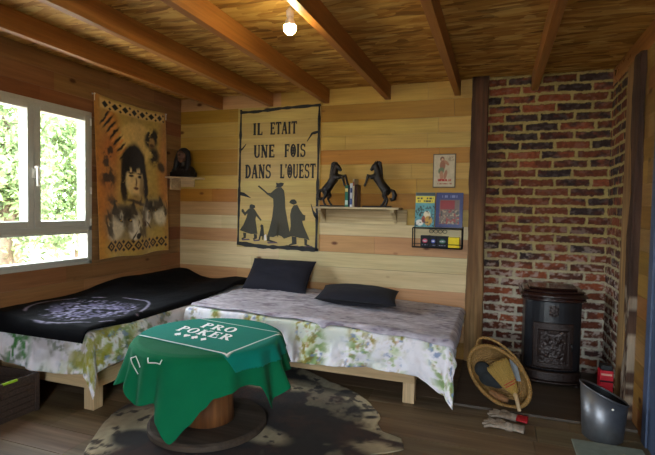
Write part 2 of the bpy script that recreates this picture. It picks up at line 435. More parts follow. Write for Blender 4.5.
# brick chimney breast: painted + displaced grid, back face and right return
def bricks(n_u, n_v, U, Z, fn, name, seed, phase=0.0):
    u = np.linspace(0, U, n_u)[:, None]; z = np.linspace(0, Z, n_v)[None, :]
    u = np.repeat(u, n_v, 1); z = np.repeat(z, n_u, 0)
    CH, BW = .0672, .232
    wob = (fbm(u*9, z*3, seed)-.5)*.012
    zz = z+wob+.010; row = np.floor(zz/CH).astype(int); fz = zz-row*CH
    T = np.random.RandomState(seed+5).rand(400, 60)
    ro = (row % 2)*.5*BW+(T[row % 400, 0]-.5)*.05+phase
    uu = u+ro+5*BW; bi = np.floor(uu/BW).astype(int); fu = uu-bi*BW
    ed = np.minimum(np.minimum(fz, CH-fz)*1.0, np.minimum(fu, BW-fu))
    rough = (fbm(u*55, z*55, seed+20)-.5)*.016+(fbm(u*18, z*18, seed+40)-.5)*.010
    mask = ss(.0075, .0115, ed+rough*.85)
    k = T[row % 400, bi % 60]; k2 = T[(row*7+3) % 400, (bi*5+1) % 60]; k3 = T[(row*3+11) % 400, (bi*3+7) % 60]
    C = np.zeros(u.shape+(3,)); C[:] = lin((110, 62, 42))
    C = mixc(C, lin((134, 72, 48)), ss(.5, .9, k)); C = mixc(C, lin((92, 48, 36)), ss(.4, 0, k))
    dark = ss(.46, .66, fbm(u*11+k2*9, z*16, seed+60)*.62+k3*.38)*(.35+.6*ss(.3, 1.5, z))+ss(.72, .8, k2)*.45*ss(.4, .6, fbm(u*16, z*22, seed+61))
    C = mixc(C, lin((52, 44, 44)), np.clip(dark, 0, .92))
    C = C*(.62+.75*fbm(u*60, z*60, seed+70))[..., None]
    Mo = np.zeros_like(C); Mo[:] = lin((164, 146, 92)); Mo = mixc(Mo, lin((190, 182, 164)), ss(1.1, .3, z))  # yellower upper mortar puts the bulb's warm light into the colour
    Mo = Mo*(.75+.4*fbm(u*40, z*40, seed+80))[..., None]
    smear = ss(.50, .70, fbm(u*30, z*45, seed+90))*(.08+.66*ss(1.3, .4, z))
    C = mixc(C, lin((190, 172, 160)), smear)
    C = Mo*(1-mask[..., None])+C*mask[..., None]
    soot = ss(.30, 0, np.abs(u-.42))*ss(.62, .3, z)*.75 if name == 'wall_chimney' else ss(.7, .2, z)*.3+0*u
    C = C*(1-.6*soot[..., None])
    h = mask*.006+fbm(u*70, z*70, seed+100)*.003+fbm(u*14, z*14, seed+110)*.004
    P = np.stack(fn(u, z, h), -1)
    return sheet_mesh(name, P, C, M['brick'], kind='structure', smooth=False)
bricks(190, 480, .825, ZC, lambda u, z, h: (-.085+u, -.002-h, z), 'wall_chimney', 1)
bricks(116, 480, .50, ZC, lambda u, z, h: (XR+.002-h, -u, z), 'wall_chimney_return', 2, .08)

# joists under the OSB: one thing each
JX = [-2.38, -1.872, -1.352, -.83, -.289, .251, .772]
JL = ['pine ceiling joist nearest the left wall, beside the window', 'second pine ceiling joist from the left wall',
      'pine ceiling joist left of the hanging bulb, ending above the painted panel', 'pine ceiling joist just right of the hanging bulb',
      'pine ceiling joist ending on the plank wall left of the dark post', 'pine ceiling joist ending on the brick chimney', 'pine ceiling joist lying along the top of the right wall']
for x, l in zip(JX, JL):
    b = MB().box(x-.045, x, FRONT_Y, -.001, 2.033, ZC-.0005)
    o = b.build('ceiling_joist', M['joist'], bevel=.0025); tag(o, l, 'ceiling joist', 'pine joists under the ceiling')

# old timber posts
def timber(name, x0, x1, y0, y1, z0, z1, cf, label, seed, wob=.012, cat='post'):
    nz = 90; ring = []; cols = []
    per = []
    for t in np.linspace(0, 1, 13)[:-1]: per.append((x0+(x1-x0)*t, y0))
    for t in np.linspace(0, 1, 9)[:-1]: per.append((x1, y0+(y1-y0)*t))
    for t in np.linspace(0, 1, 5)[:-1]: per.append((x1+(x0-x1)*t, y1))
    for t in np.linspace(0, 1, 9)[:-1]: per.append((x0, y1+(y0-y1)*t))
    mb = MB(); per = np.array(per); rings = []; C = []
    for i, z in enumerate(np.linspace(z0, z1, nz)):
        wx = (fbm(per[:, 0]*0+z*2.2, per[:, 1]*9, seed)-.5)*wob*2
        dx = (fbm(per[:, 0]*30+7, per[:, 1]*30+z*14, seed+3)-.5)*wob
        dy = np.abs(fbm(per[:, 0]*40+z*5, per[:, 1]*40+3, seed+7)-.5)*wob
        cxm = (x0+x1)/2
        px = cxm+(per[:, 0]-cxm)*(1+wx/(x1-x0)*2)+dx*.5
        py = per[:, 1]+np.where(per[:, 1] < max(y0, y1)-1e-4, dy, 0)
        rings.append([(a, b, z) for a, b in zip(px, py)])
        C += [cf(a, b, z) for a, b in per]
    mb.loops(rings, True, C)
    o = mb.build(name, M['old_beam'], smooth=True); tag(o, label, cat); return o
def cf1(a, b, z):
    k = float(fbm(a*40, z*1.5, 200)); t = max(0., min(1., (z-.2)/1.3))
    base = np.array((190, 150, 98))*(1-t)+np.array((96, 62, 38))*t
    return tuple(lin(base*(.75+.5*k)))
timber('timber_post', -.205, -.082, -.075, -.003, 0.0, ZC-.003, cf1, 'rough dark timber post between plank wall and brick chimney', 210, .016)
def cf2(a, b, z):
    k = float(fbm(b*30, z*4, 220)); c = np.array((84, 58, 42))*(.7+.6*k)
    if z < .75 and float(fbm(b*25+3, z*11, 230)) > .52-(.75-z)*.18: c = np.array((178, 160, 138))*(.8+.3*k)
    return tuple(lin(c))
timber('timber_post', .703, .7345, -.80, -.668, 0.0, ZC-.12, cf2, 'dark peeling timber post against the right wall beside the bricks', 240, .014)
cb = MB().box(.708, .7345, -.662, -.502, 0, 2.028, S(176, 138, 88))
tag(cb.build('wooden_batten', M['old_beam'], bevel=.003), 'slim light wooden batten at the edge of the brick return', 'batten')
# blue door on the right wall
d1 = MB(); d1.box(.720, .7345, -1.10, -1.03, 0, 2.0); d1.box(.720, .7345, -2.02, -1.95, 0, 2.0); d1.box(.720, .7345, -1.95, -1.10, 1.93, 2.0)
d1 = d1.build('door_1', M['blue'], kind='structure', bevel=.004)
MB().box(.728, .7345, -1.948, -1.102, .006, 1.928).build('panel', M['blue'], d1, bevel=.003)
MB().tube([(.66, -1.86, 1.02), (.66, -1.74, 1.02)], .009).tube([(.705, -1.86, 1.02), (.66, -1.86, 1.02)], .008).build('handle', M['steel'], d1, smooth=True)

# window
wn = MB(); X0, X1 = XL-.075, XL+.006
for (a, b, c, d) in ((WY0, WY0+.03, WZ0, WZ1), (WY1-.03, WY1, WZ0, WZ1), (WY0, WY1, WZ1-.03, WZ1), (WY0, WY1, WZ0, WZ0+.03), (WY0, WY1, .955, .992)):
    wn.box(X0, X1, a, b, c, d)
win = wn.build('window_1', M['white_pvc'], kind='structure', bevel=.004)
MY = -1.528
def casement(a, b, z0, z1, f=.032):
    s_ = MB()
    for (p, q, u, v_) in ((a, a+f, z0, z1), (b-f, b, z0, z1), (a+f, b-f, z1-f, z1), (a+f, b-f, z0, z0+f)): s_.box(XL-.062, XL+.016, p, q, u, v_)
    o = s_.build('sash', M['white_pvc'], win, bevel=.005)
    MB().box(XL-.03, XL-.024, a+f-.004, b-f+.004, z0+f-.004, z1-f+.004).build('pane', M['glass'], o); return o
casement(MY+.002, WY1-.026, .988, WZ1-.028, .045)
casement(WY0+.026, MY-.002, .988, WZ1-.028, .045)
casement(WY0+.026, WY1-.026, WZ0+.024, .960, .024)
hd = MB(); hd.obox((XL+.022, MY-.008, 1.345), (.006,0,0), (0,.013,0), (0,0,.03)); hd.tube([(XL+.03, MY-.008, 1.38), (XL+.052, MY-.008, 1.384), (XL+.056, MY-.006, 1.36), (XL+.052, MY-.004, 1.26)], [.008,.010,.010,.008])
hd.build('handle', M['white_ceramic'], win, smooth=True)
for z in (1.02, 1.25, 1.75):
    MB().tube([(XL+.018, WY1-.022, z-.025), (XL+.018, WY1-.022, z+.025)], .007).build('hinge', M['white_ceramic'], win, smooth=True)

# ================================================================== OUTSIDE
gm = MB().box(-40, 40, -40, 40, -.5, -.3); gm.build('ground', M['grass'], kind='structure')
def tree(x, y, h, r, label, seed, n=3600, tint=(112, 150, 58)):
    rg_ = np.random.RandomState(seed); t = thing('tree', (x, y, -.3), label, 'tree', 'trees outside the window')
    mb = MB()
    br = [(x, y, -.35)]
    mb.tube([(x, y, -.4), (x+.05, y, h*.3), (x-.05, y+.05, h*.75)], [.12, .09, .03])
    for k in range(7):
        a = rg_.rand()*6.28; zz = h*(.25+.5*rg_.rand()); mb.tube([(x, y, zz), (x+math.cos(a)*r*.7, y+math.sin(a)*r*.7, zz+r*.35)], [.04, .012], 6)
    mb.build('trunk', M['bark'], t, smooth=True)
    cl = np.clip(rg_.normal(size=(34, 3)), -1.5, 1.5)*np.array((r*.5, r*.5, h*.24))+np.array((x, y, h*.55))
    V = []; F = []; Cc = []
    ci = rg_.randint(0, 34, n); off = np.clip(rg_.normal(size=(n, 3)), -1.8, 1.8)*r*.22
    for i in range(n):
        p = cl[ci[i]]+off[i]
        if p[2] < -.2: p[2] = -.2+rg_.rand()*.4
        u_ = rg_.normal(size=3); u_ /= np.linalg.norm(u_); v_ = np.cross(u_, rg_.normal(size=3)); v_ /= np.linalg.norm(v_)
        L = .035+.04*rg_.rand(); b = len(V)
        V += [tuple(p-u_*L), tuple(p+v_*L*.45), tuple(p+u_*L), tuple(p-v_*L*.45)]; F.append((b, b+1, b+2, b+3))
        kk = .45+.5*rg_.rand(); Cc += [tuple(lin(np.clip(np.array(tint)*kk, 0, 255)))]*4
    mb = MB(); mb.add(V, F, Cc); mb.build('foliage', M['leaf'], t)
TREES = [(-6.2, .75, 3.1, .62, 'leafy garden tree outside the left pane of the window', 1, 5200, (168,192,128)),
         (-6.6, 2.35, 3.2, .62, 'leafy garden tree outside the right edge of the window', 3, 5200, (160,186,120)),
         (-9.4, 3.35, 4.2, .95, 'taller tree behind the two near garden trees, left of the window handle', 2, 6000, (172,194,136)),
         (-9.8, 5.75, 4.0, .9, 'taller tree behind the near garden trees, towards the right of the window', 4, 5200, (164,190,130)),
         (-14.0, 7.9, 5.0, 1.5, 'far pale tree in the middle of the window, behind all others', 5, 5200, (176,198,146)),
         (-14.0, 4.2, 4.6, 1.4, 'far pale tree at the left of the window, behind all others', 6, 5200, (176,198,146))]
for a_ in TREES: tree(*a_)

# ================================================================== LETTERING
def seg(a, b, w0, w1=None, e0=None):
    """thick stroke from a to b -> polygon"""
    w1 = w0 if w1 is None else w1
    d = Vector((b[0]-a[0], b[1]-a[1])).normalized(); n = Vector((-d.y, d.x))
    return [(a[0]+n.x*w0/2, a[1]+n.y*w0/2), (a[0]-n.x*w0/2, a[1]-n.y*w0/2), (b[0]-n.x*w1/2, b[1]-n.y*w1/2), (b[0]+n.x*w1/2, b[1]+n.y*w1/2)]
def arc(cx, cy, rx, ry, a0, a1, wx, wy, n=12):
    out = []
    for i in range(n):
        t0 = math.radians(a0+(a1-a0)*i/n); t1 = math.radians(a0+(a1-a0)*(i+1)/n)
        q = []
        for t, s_ in ((t0, 1), (t1, 1), (t1, -1), (t0, -1)):
            q.append((cx+(rx+s_*wx/2)*math.cos(t), cy+(ry+s_*wy/2)*math.sin(t)))
        out.append(q)
    return out
def glyph(ch, T=.15, t=.07, sf=.13):
    """(polygons, advance) in a unit-high box; T thick stem, t hairline, sf serif reach"""
    P = []
    def stem(x, y0=0, y1=1, w=T, top=True, bot=True):
        P.append(seg((x, y0), (x, y1), w))
        if bot: P.append(seg((x-sf, y0+t/2), (x+sf, y0+t/2), t))
        if top: P.append(seg((x-sf, y1-t/2), (x+sf, y1-t/2), t))
    if ch == 'I': stem(.15); return P, .34
    if ch == 'L': stem(.15, top=True); P.append(seg((.1, t/2), (.5, t/2), t*1.2)); P.append(seg((.48, 0), (.48, .26), t)); return P, .58
    if ch in 'EF':
        stem(.15)
        P.append(seg((.1, 1-t/2), (.52, 1-t/2), t*1.2)); P.append(seg((.5, .78), (.5, 1), t)); P.append(seg((.15, .53), (.42, .53), t)); P.append(seg((.41, .42), (.41, .64), t))
        if ch == 'E': P.append(seg((.1, t/2), (.54, t/2), t*1.2)); P.append(seg((.52, 0), (.52, .24), t))
        return P, .62
    if ch == 'T': stem(.3, top=False); P.append(seg((0, 1-t/2), (.6, 1-t/2), t*1.3)); P.append(seg((.03, .78), (.03, 1), t)); P.append(seg((.57, .78), (.57, 1), t)); return P, .62
    if ch == 'A':
        P.append(seg((.08, 0), (.31, 1), t*1.2)); P.append(seg((.54, 0), (.33, 1), T)); P.append(seg((.15, .34), (.48, .34), t))
        P.append(seg((0, t/2), (.18, t/2), t)); P.append(seg((.42, t/2), (.66, t/2), t)); return P, .68
    if ch == 'U':
        P.append(seg((.12, .28), (.12, 1), T)); P.append(seg((.5, .28), (.5, 1), t*1.2)); P.extend(arc(.31, .28, .19, .24, 180, 360, T*.8, t*1.3))
        P.append(seg((0, 1-t/2), (.24, 1-t/2), t)); P.append(seg((.4, 1-t/2), (.6, 1-t/2), t)); return P, .64
    if ch == 'N':
        P.append(seg((.12, 0), (.12, 1), t*1.2)); P.append(seg((.54, 0), (.54, 1), t*1.2)); P.append(seg((.12, 1), (.54, 0), T*1.05))
        for x, y in ((.12, t/2), (.1, 1-t/2), (.54, 1-t/2)): P.append(seg((x-.11, y), (x+.11, y), t))
        return P, .68
    if ch == 'O': P.extend(arc(.31, .5, .24, .45, 0, 360, T, t*1.2, 24)); return P, .66
    if ch == '0':     # the O with a bar inside, as on the painted panel
        P.extend(arc(.28, .5, .21, .45, 0, 360, T, t*1.2, 24)); P.append(seg((.28, .22), (.28, .78), T*.75)); P.append(seg((.12, .5), (.44, .5), t)); return P, .60
    if ch == 'S':
        P.extend(arc(.27, .74, .2, .22, 20, 270, T*.75, t*1.2, 12)); P.extend(arc(.27, .28, .21, .24, 90, -160, T*.75, t*1.2, 12))
        P.append(seg((.47, .74), (.47, 1), t)); P.append(seg((.06, 0), (.06, .28), t)); return P, .58
    if ch == 'D': stem(.15); P.extend(arc(.2, .5, .32, .46, -90, 90, T, t*1.2, 14)); return P, .64
    if ch in 'PR':
        stem(.15); P.extend(arc(.24, .74, .22, .22, -90, 90, T*.9, t*1.2, 10)); P.append(seg((.15, 1-t/2), (.26, 1-t/2), t)); P.append(seg((.15, .52), (.26, .52), t))
        if ch == 'R': P.append(seg((.3, .5), (.55, .02), T)); P.append(seg((.46, t/2), (.66, t/2), t)); return P, .68
        return P, .58
    if ch == 'K':
        stem(.15); P.append(seg((.16, .4), (.54, 1), t*1.3)); P.append(seg((.27, .56), (.56, 0), T)); P.append(seg((.42, 1-t/2), (.66, 1-t/2), t)); P.append(seg((.44, t/2), (.68, t/2), t)); return P, .70
    if ch == "'": P.append(seg((.06, .72), (.1, 1), t, T)); return P, .2
    return P, .36
def text_polys(s_, x, y, h, width=None, slant=0.0, track=.06, **k):
    items = []; pen = 0
    for ch in s_:
        P, adv = glyph(ch, **k)
        items.append((pen, P)); pen += adv+track
    pen -= track; sx = h if width is None else width/pen
    return [[(x+(p0+u)*sx+slant*v*h, y+v*h) for u, v in poly] for p0, P in items for poly in P]

# ================================================================== WALL THINGS, BACK
def onback(y0):
    return lambda u, v, h: (u, y0-h, v)
# painted panel
PX0, PX1, PZ0, PZ1 = -2.215, -1.425, .790, 2.032
pn = thing('painted_panel', (-1.82, 0, PZ0), 'tall pale wooden panel with a painted western scene and black French lettering above the bed', 'sign')
mb = MB(); zs = [PZ1, 1.898, 1.76, 1.635, 1.51, 1.39, 1.28, 1.165, 1.04, .915, PZ0]
rnd.seed(12)
for a, b in zip(zs, zs[1:]):
    mb.box(PX0, PX1, -.011, -.0005, b+.0012, a-.0006, jit((200, 172, 100), 4))
mb.build('board', M['plank_x'], pn)
mb = MB(); fn = onback(.0)
def rough_line(mb, pts, w, seed, fn, h0=.010, h1=.0125):
    pts = [Vector(p) for p in pts]; L = []; R_ = []
    fine = []
    for a, b in zip(pts, pts[1:]):
        k = max(2, int((b-a).length/.02))
        fine += [a.lerp(b, i/k) for i in range(k)]
    fine.append(pts[-1])
    for i, p in enumerate(fine):
        d = (fine[min(i+1, len(fine)-1)]-fine[max(i-1, 0)]).normalized(); n = Vector((-d.y, d.x))
        ww = (w(i/(len(fine)-1)) if callable(w) else w)*(.65+.8*float(vn(i*.45, 3.1, seed)))
        L.append(p+n*ww*.5); R_.append(p-n*ww*.5)
    for i in range(len(fine)-1):
        mb.prism([tuple(L[i]), tuple(R_[i]), tuple(R_[i+1]), tuple(L[i+1])], fn, h0, h1)
e = .012
rough_line(mb, [(PX0+e, PZ0+.02), (PX0+.03, 2.02)], .020, 301, fn)
rough_line(mb, [(PX1-.02, PZ0), (PX1-.012, 2.02)], .020, 302, fn)
rough_line(mb, [(PX0+.02, 1.995), (-2.03, 1.995), (-1.80, 2.012), (PX1, 2.022)], .022, 303, fn)
rough_line(mb, [(PX0, PZ0+.035), (-1.95, PZ0+.012), (-1.7, PZ0+.016), (PX1, PZ0+.008)], .034, 304, fn)
rough_line(mb, [(PX1-.015, 1.80), (-1.50, 1.785), (-1.545, 1.72)], lambda t: .022*(1-t)+.004, 305, fn)
rough_line(mb, [(PX0+.02, 1.66), (-2.17, 1.67), (-2.13, 1.715)], lambda t: .018*(1-t)+.004, 306, fn)
rough_line(mb, [(PX0+.015, 1.275), (-2.15, 1.265), (-2.08, 1.235)], lambda t: .036*(1-t)+.004, 307, fn)
rough_line(mb, [(PX1-.015, 1.06), (-1.48, 1.13), (-1.50, 1.19)], lambda t: .026*(1-t)+.004, 308, fn)
mb.build('border', M['black_paint'], pn)
def letter(s_, x0, x1, zb, h):
    mb = MB()
    for p in text_polys(s_, x0, zb, h, width=x1-x0, T=.20, t=.095): mb.prism(p, fn, .010, .0125)
    mb.build('lettering', M['black_paint'], pn)
letter('IL', -2.062, -1.965, 1.790, .105); letter('ETAIT', -1.895, -1.640, 1.790, .105)
letter('UNE', -2.052, -1.845, 1.590, .112); letter('F0IS', -1.755, -1.555, 1.590, .112)
letter('DANS', -2.138, -1.880, 1.408, .122); letter("L'0UEST", -1.795, -1.462, 1.408, .122)
# silhouettes, painted
def P2(x, y):        # crop pixel of the panel's lower half -> wall coordinates
    return (-2.228+(x-33)/(470-33)*.80, .80+(405-y)/(405-20)*.66)
def poly(mb, pts, c): mb.prism([P2(*p) for p in pts], fn, .010, .0125, c)
DG, DG2, GL, SK = S(62, 58, 44), S(48, 46, 38), S(84, 78, 52), S(90, 70, 82)
mb = MB()
# tall figure with a rifle
poly(mb, [(205,350),(218,310),(232,250),(238,190),(236,155),(214,140),(198,130),(200,124),(222,126),(240,110),(256,98),(278,96),(292,112),(298,150),(300,200),(312,262),(330,345),(296,358),(284,346),(262,340),(240,352)], DG)
poly(mb, [(246,98),(252,90),(250,72),(262,76),(276,72),(292,76),(286,88),(276,96)], DG2)
poly(mb, [(204,132),(153,92),(158,86),(208,126)], DG2)
poly(mb, [(258,345),(262,300),(272,262),(268,310),(264,350)], GL)
poly(mb, [(206,348),(220,346),(220,366),(252,374),(250,380),(206,374)], DG2)
# right figure
poly(mb, [(322,345),(330,290),(326,235),(332,205),(344,186),(362,184),(376,210),(392,232),(404,236),(402,262),(388,264),(396,290),(428,360),(402,352),(374,350),(350,344)], DG)
poly(mb, [(320,172),(330,158),(346,156),(356,164),(360,176),(344,184),(332,180)], DG2)
poly(mb, [(336,345),(360,346),(362,382),(322,392),(322,386),(338,378)], DG2)
poly(mb, [(400,352),(416,358),(414,380),(430,386),(428,392),(402,386)], DG2)
# left figure
poly(mb, [(56,322),(76,292),(92,256),(98,232),(84,246),(64,222),(66,212),(74,210),(84,228),(104,208),(124,202),(138,212),(152,234),(176,266),(170,270),(146,246),(142,262),(154,338),(118,340),(86,332)], DG)
poly(mb, [(108,204),(110,188),(120,184),(138,190),(140,202),(128,208)], DG2)
poly(mb, [(74,334),(92,336),(90,362),(68,370),(66,364),(78,358)], DG2)
poly(mb, [(134,340),(150,340),(152,362),(134,370),(128,364),(136,360)], DG2)
# small dog-sized companion
poly(mb, [(166,342),(172,304),(168,296),(174,288),(184,292),(186,302),(190,340),(186,368),(180,368),(180,350),(172,350),(168,370),(160,368)], DG2)
for a in ((66,372,40), (206,382,50), (318,396,50), (398,394,40), (130,374,30)):
    poly(mb, [(a[0],a[1]-4),(a[0]+a[2],a[1]-7),(a[0]+a[2]+8,a[1]),(a[0]+6,a[1]+4)], SK)
poly(mb, [(190,345),(200,338),(204,368),(192,372)], S(226, 220, 214))
mb.build('figures', M['vc'], pn, label='dark painted silhouettes of long-coated figures')

# corner shelf and bust
cs = thing('corner_shelf', (XL, 0, 1.412), 'small pale corner shelf in the back left corner above the bed', 'shelf')
mb = MB(); mb.prism([(XL+.001, -.001), (XL+.27, -.001), (XL+.25, -.06), (XL+.06, -.26), (XL+.001, -.27)], lambda u, v, h: (u, v, h), 1.400, 1.414)
mb.build('board', M['pine_x'], cs, bevel=.002)
MB().box(XL+.001, XL+.02, -.16, -.02, 1.30, 1.40).box(XL+.02, XL+.16, -.02, -.001, 1.33, 1.40).build('bracket', M['pine_x'], cs, bevel=.002)
bt = thing('bust', (XL+.12, -.12, 1.414), 'dark bust of a long-haired man on the corner shelf', 'statue')
bx_, by_ = XL+.12, -.12
mb = MB(); mb.ell((bx_, by_, 1.468), (.105, .06, .052)); mb.ell((bx_-.07, by_, 1.465), (.05, .05, .05)); mb.ell((bx_+.07, by_, 1.465), (.05, .05, .05)); mb.box(bx_-.11, bx_+.11, by_-.055, by_+.055, 1.415, 1.46)
mb.tube([(bx_, by_, 1.49), (bx_, by_-.005, 1.56)], [.045, .036])
mb.build('shoulders', M['bronze'], bt, remesh=.006)
mb = MB(); mb.ell((bx_, by_-.012, 1.605), (.044, .052, .060)); mb.ell((bx_, by_-.03, 1.575), (.032, .036, .034))
mb.tube([(bx_, by_-.058, 1.622), (bx_, by_-.074, 1.598)], [.007, .012]); mb.ell((bx_, by_-.062, 1.572), (.016, .008, .005)); mb.ell((bx_, by_-.055, 1.628), (.034, .012, .006))
mb.build('head', M['skin_paint'], bt, remesh=.004)
mb = MB(); mb.ell((bx_, by_+.006, 1.632), (.056, .056, .052))
for s_ in (-1, 1): mb.tube([(bx_+s_*.044, by_+.0, 1.65), (bx_+s_*.062, by_-.012, 1.57), (bx_+s_*.066, by_-.025, 1.50), (bx_+s_*.058, by_-.04, 1.455)], [.022, .026, .024, .012])
mb.ell((bx_, by_+.03, 1.56), (.06, .03, .09))
mb.build('hair', M['black_paint'], bt, remesh=.005)

# wall shelf
sh = thing('wall_shelf', (-1.05, 0, 1.03), 'weathered wooden wall shelf carrying the two horse bookends', 'shelf')
SHZ = 1.168
MB().box(-1.425, -.712, -.165, -.001, SHZ-.016, SHZ, S(222, 204, 164)).build('board', M['grey_board'], sh, bevel=.003)
MB().box(-1.41, -.675, -.022, -.001, 1.03, SHZ-.018, S(214, 192, 146)).build('back_board', M['grey_board'], sh, bevel=.003)
for x in (-1.37, -.765):
    mb = MB(); mb.prism([(-.022, SHZ-.017), (-.150, SHZ-.017), (-.150, SHZ-.04), (-.10, SHZ-.065), (-.045, SHZ-.10), (-.022, SHZ-.13)], lambda u, v, h: (x+h, u, v), -.014, .014, S(206, 184, 140))
    mb.build('bracket', M['grey_board'], sh, bevel=.002)

# rearing horse bookends
def horse(cx, s_, label):
    """s_=+1: facing +x.  local X forward, Z up; unit metres"""
    y0 = -.085
    t = thing('horse_bookend', (cx, y0, SHZ), label, 'bookend', 'rearing horse bookends')
    Q = lambda x, z, y=0.0: (cx+s_*x, y0+y, SHZ+z)
    MB().box(*(sorted((cx+s_*-.085, cx+s_*.135))), y0-.045, y0+.045, SHZ+.0005, SHZ+.012).build('base', M['bronze'], t, bevel=.003)
    mb = MB()
    mb.tube([Q(-.048,.125), Q(-.035,.150), Q(-.005,.190), Q(.022,.232), Q(.030,.262)], [.032, .038, .034, .039, .036], 14)      # trunk
    mb.ell(Q(-.046,.135), (.040, .034, .042)); mb.ell(Q(.030,.245), (.036, .031, .042))
    mb.tube([Q(.022,.252), Q(.024,.290), Q(.036,.325), Q(.040,.338)], [.036, .030, .023, .020], 12)                          # neck
    mb.tube([Q(.030,.345), Q(.056,.326), Q(.076,.300), Q(.081,.293)], [.019, .019, .013, .012], 12)                           # head
    for yy in (-.010, .010): mb.tube([Q(.030,.352,yy), Q(.027,.376,yy*1.2)], [.007, .002], 6)
    for yy, dx, dz, hx in ((-.022, .0, .0, -.012), (.022, .020, .012, .022)):
        mb.tube([Q(.038,.250,yy*.8), Q(.072+dx,.236+dz,yy), Q(.092+dx,.248+dz,yy), Q(.108+dx*.6,.212+dz,yy), Q(.118+dx*.5,.178+dz*1.2,yy), Q(.128+dx*.5,.166+dz,yy)], [.024, .015, .011, .0085, .008, .010], 10)
        mb.tube([Q(-.046,.132,yy*.8), Q(-.034+hx*.5,.090,yy), Q(-.054+hx*.8,.060,yy), Q(-.038+hx*1.1,.022,yy), Q(-.024+hx*1.1,.013,yy)], [.030, .018, .0105, .0085, .011], 10)
    mb.build('body', M['bronze'], t, remesh=.0035)
    mb = MB()
    for k in range(9):
        u = k/8.; a = (.022-.014*u*1.2, .358-.13*u); mb.tube([Q(*a), Q(a[0]-.018, a[1]-.004), Q(a[0]-.030, a[1]-.030)], [.013, .011, .003], 8)
    mb.tube([Q(.036,.362), Q(.050,.350), Q(.056,.334)], [.010, .008, .003], 8)
    mb.build('mane', M['bronze'], t, remesh=.003)
    mb = MB(); mb.tube([Q(-.078,.140), Q(-.106,.128), Q(-.116,.098), Q(-.110,.068), Q(-.090,.060), Q(-.076,.076)], [.010, .016, .020, .018, .014, .005], 10)
    mb.build('tail', M['bronze'], t, remesh=.0035)
    return t
horse(-1.292, 1, 'dark rearing horse bookend at the left end of the shelf, facing right')
horse(-.880, -1, 'dark rearing horse bookend on the right of the shelf, facing left')

# small books between the horses
def book(name, x0, x1, d0, d1, h, mat_c, label, lift=SHZ+.0005, page=(225, 218, 200), cat='book', group=None, band=None):
    t = thing(name, ((x0+x1)/2, d0, lift), label, cat, group)
    mb = MB(); c = S(*mat_c); k = .0018
    mb.box(x0, x0+k, d0, d1, lift, lift+h, c); mb.box(x1-k, x1, d0, d1, lift, lift+h, c); mb.box(x0, x1, d0, d0+k, lift, lift+h, c)
    mb.build('cover', M['vc_gloss'], t)
    MB().box(x0+k, x1-k, d0+k, d1-.003, lift+.003, lift+h-.003, S(*page)).build('pages', M['vc'], t)
    if band:
        for z0, z1, cc in band: MB().box(x0+.003, x1-.003, d0-.0008, d0+.0003, lift+h*z0, lift+h*z1, S(*cc)).build('spine_label', M['vc'], t.children[0] if t.children[0].name.startswith('cover') else t.children[1])
    return t
G = 'small books between the horse bookends'
book('book', -1.152, -1.124, -.155, -.05, .172, (52, 108, 84), 'small book with green spine, leftmost between the horse bookends', group=G, band=[(.1,.3,(190,205,190)), (.7,.85,(200,190,120))])
book('book', -1.123, -1.110, -.155, -.05, .165, (40, 44, 60), 'thin black book next to the green one on the shelf', group=G)
book('book', -1.109, -1.088, -.158, -.05, .188, (196, 200, 204), 'white-spined book in the middle of the shelf books', group=G, band=[(.1,.35,(70,90,150)), (.6,.8,(60,70,110))])
book('book', -1.087, -1.072, -.160, -.05, .222, (196, 176, 140), 'tallest tan thin book between the horse bookends', group=G, band=[(.75,.9,(150,60,50))])
book('book', -1.071, -1.052, -.150, -.05, .178, (72, 44, 40), 'dark maroon book beside the right horse bookend', group=G)

# painted flat prints through a colour function
def print_panel(name, x0, x1, z0, z1, yf, C, parent, tilt=0.0, mat='vc_gloss', res=.003):
    nu = max(4, int((x1-x0)/res)); nv = max(4, int((z1-z0)/res))
    u, v = np.meshgrid(np.linspace(0, 1, nu), np.linspace(0, 1, nv), indexing='ij')
    P = np.stack([x0+(x1-x0)*u, yf+tilt*v, z0+(z1-z0)*v], -1)
    return sheet_mesh(name, P, C(u, v), M[mat], parent)
def el(u, v, cu, cv, ru, rv, ang=0, soft=.15):
    a = math.radians(ang); du, dv = u-cu, v-cv; x = (du*math.cos(a)+dv*math.sin(a))/ru; y_ = (-du*math.sin(a)+dv*math.cos(a))/rv
    return ss(1+soft, 1-soft, np.hypot(x, y_))
def rc(u, v, u0, u1, v0, v1, s_=.01):
    return ss(u0-s_, u0+s_, u)*ss(u1+s_, u1-s_, u)*ss(v0-s_, v0+s_, v)*ss(v1+s_, v1-s_, v)
def base(u, c): C = np.zeros(u.shape+(3,)); C[:] = lin(c); return C

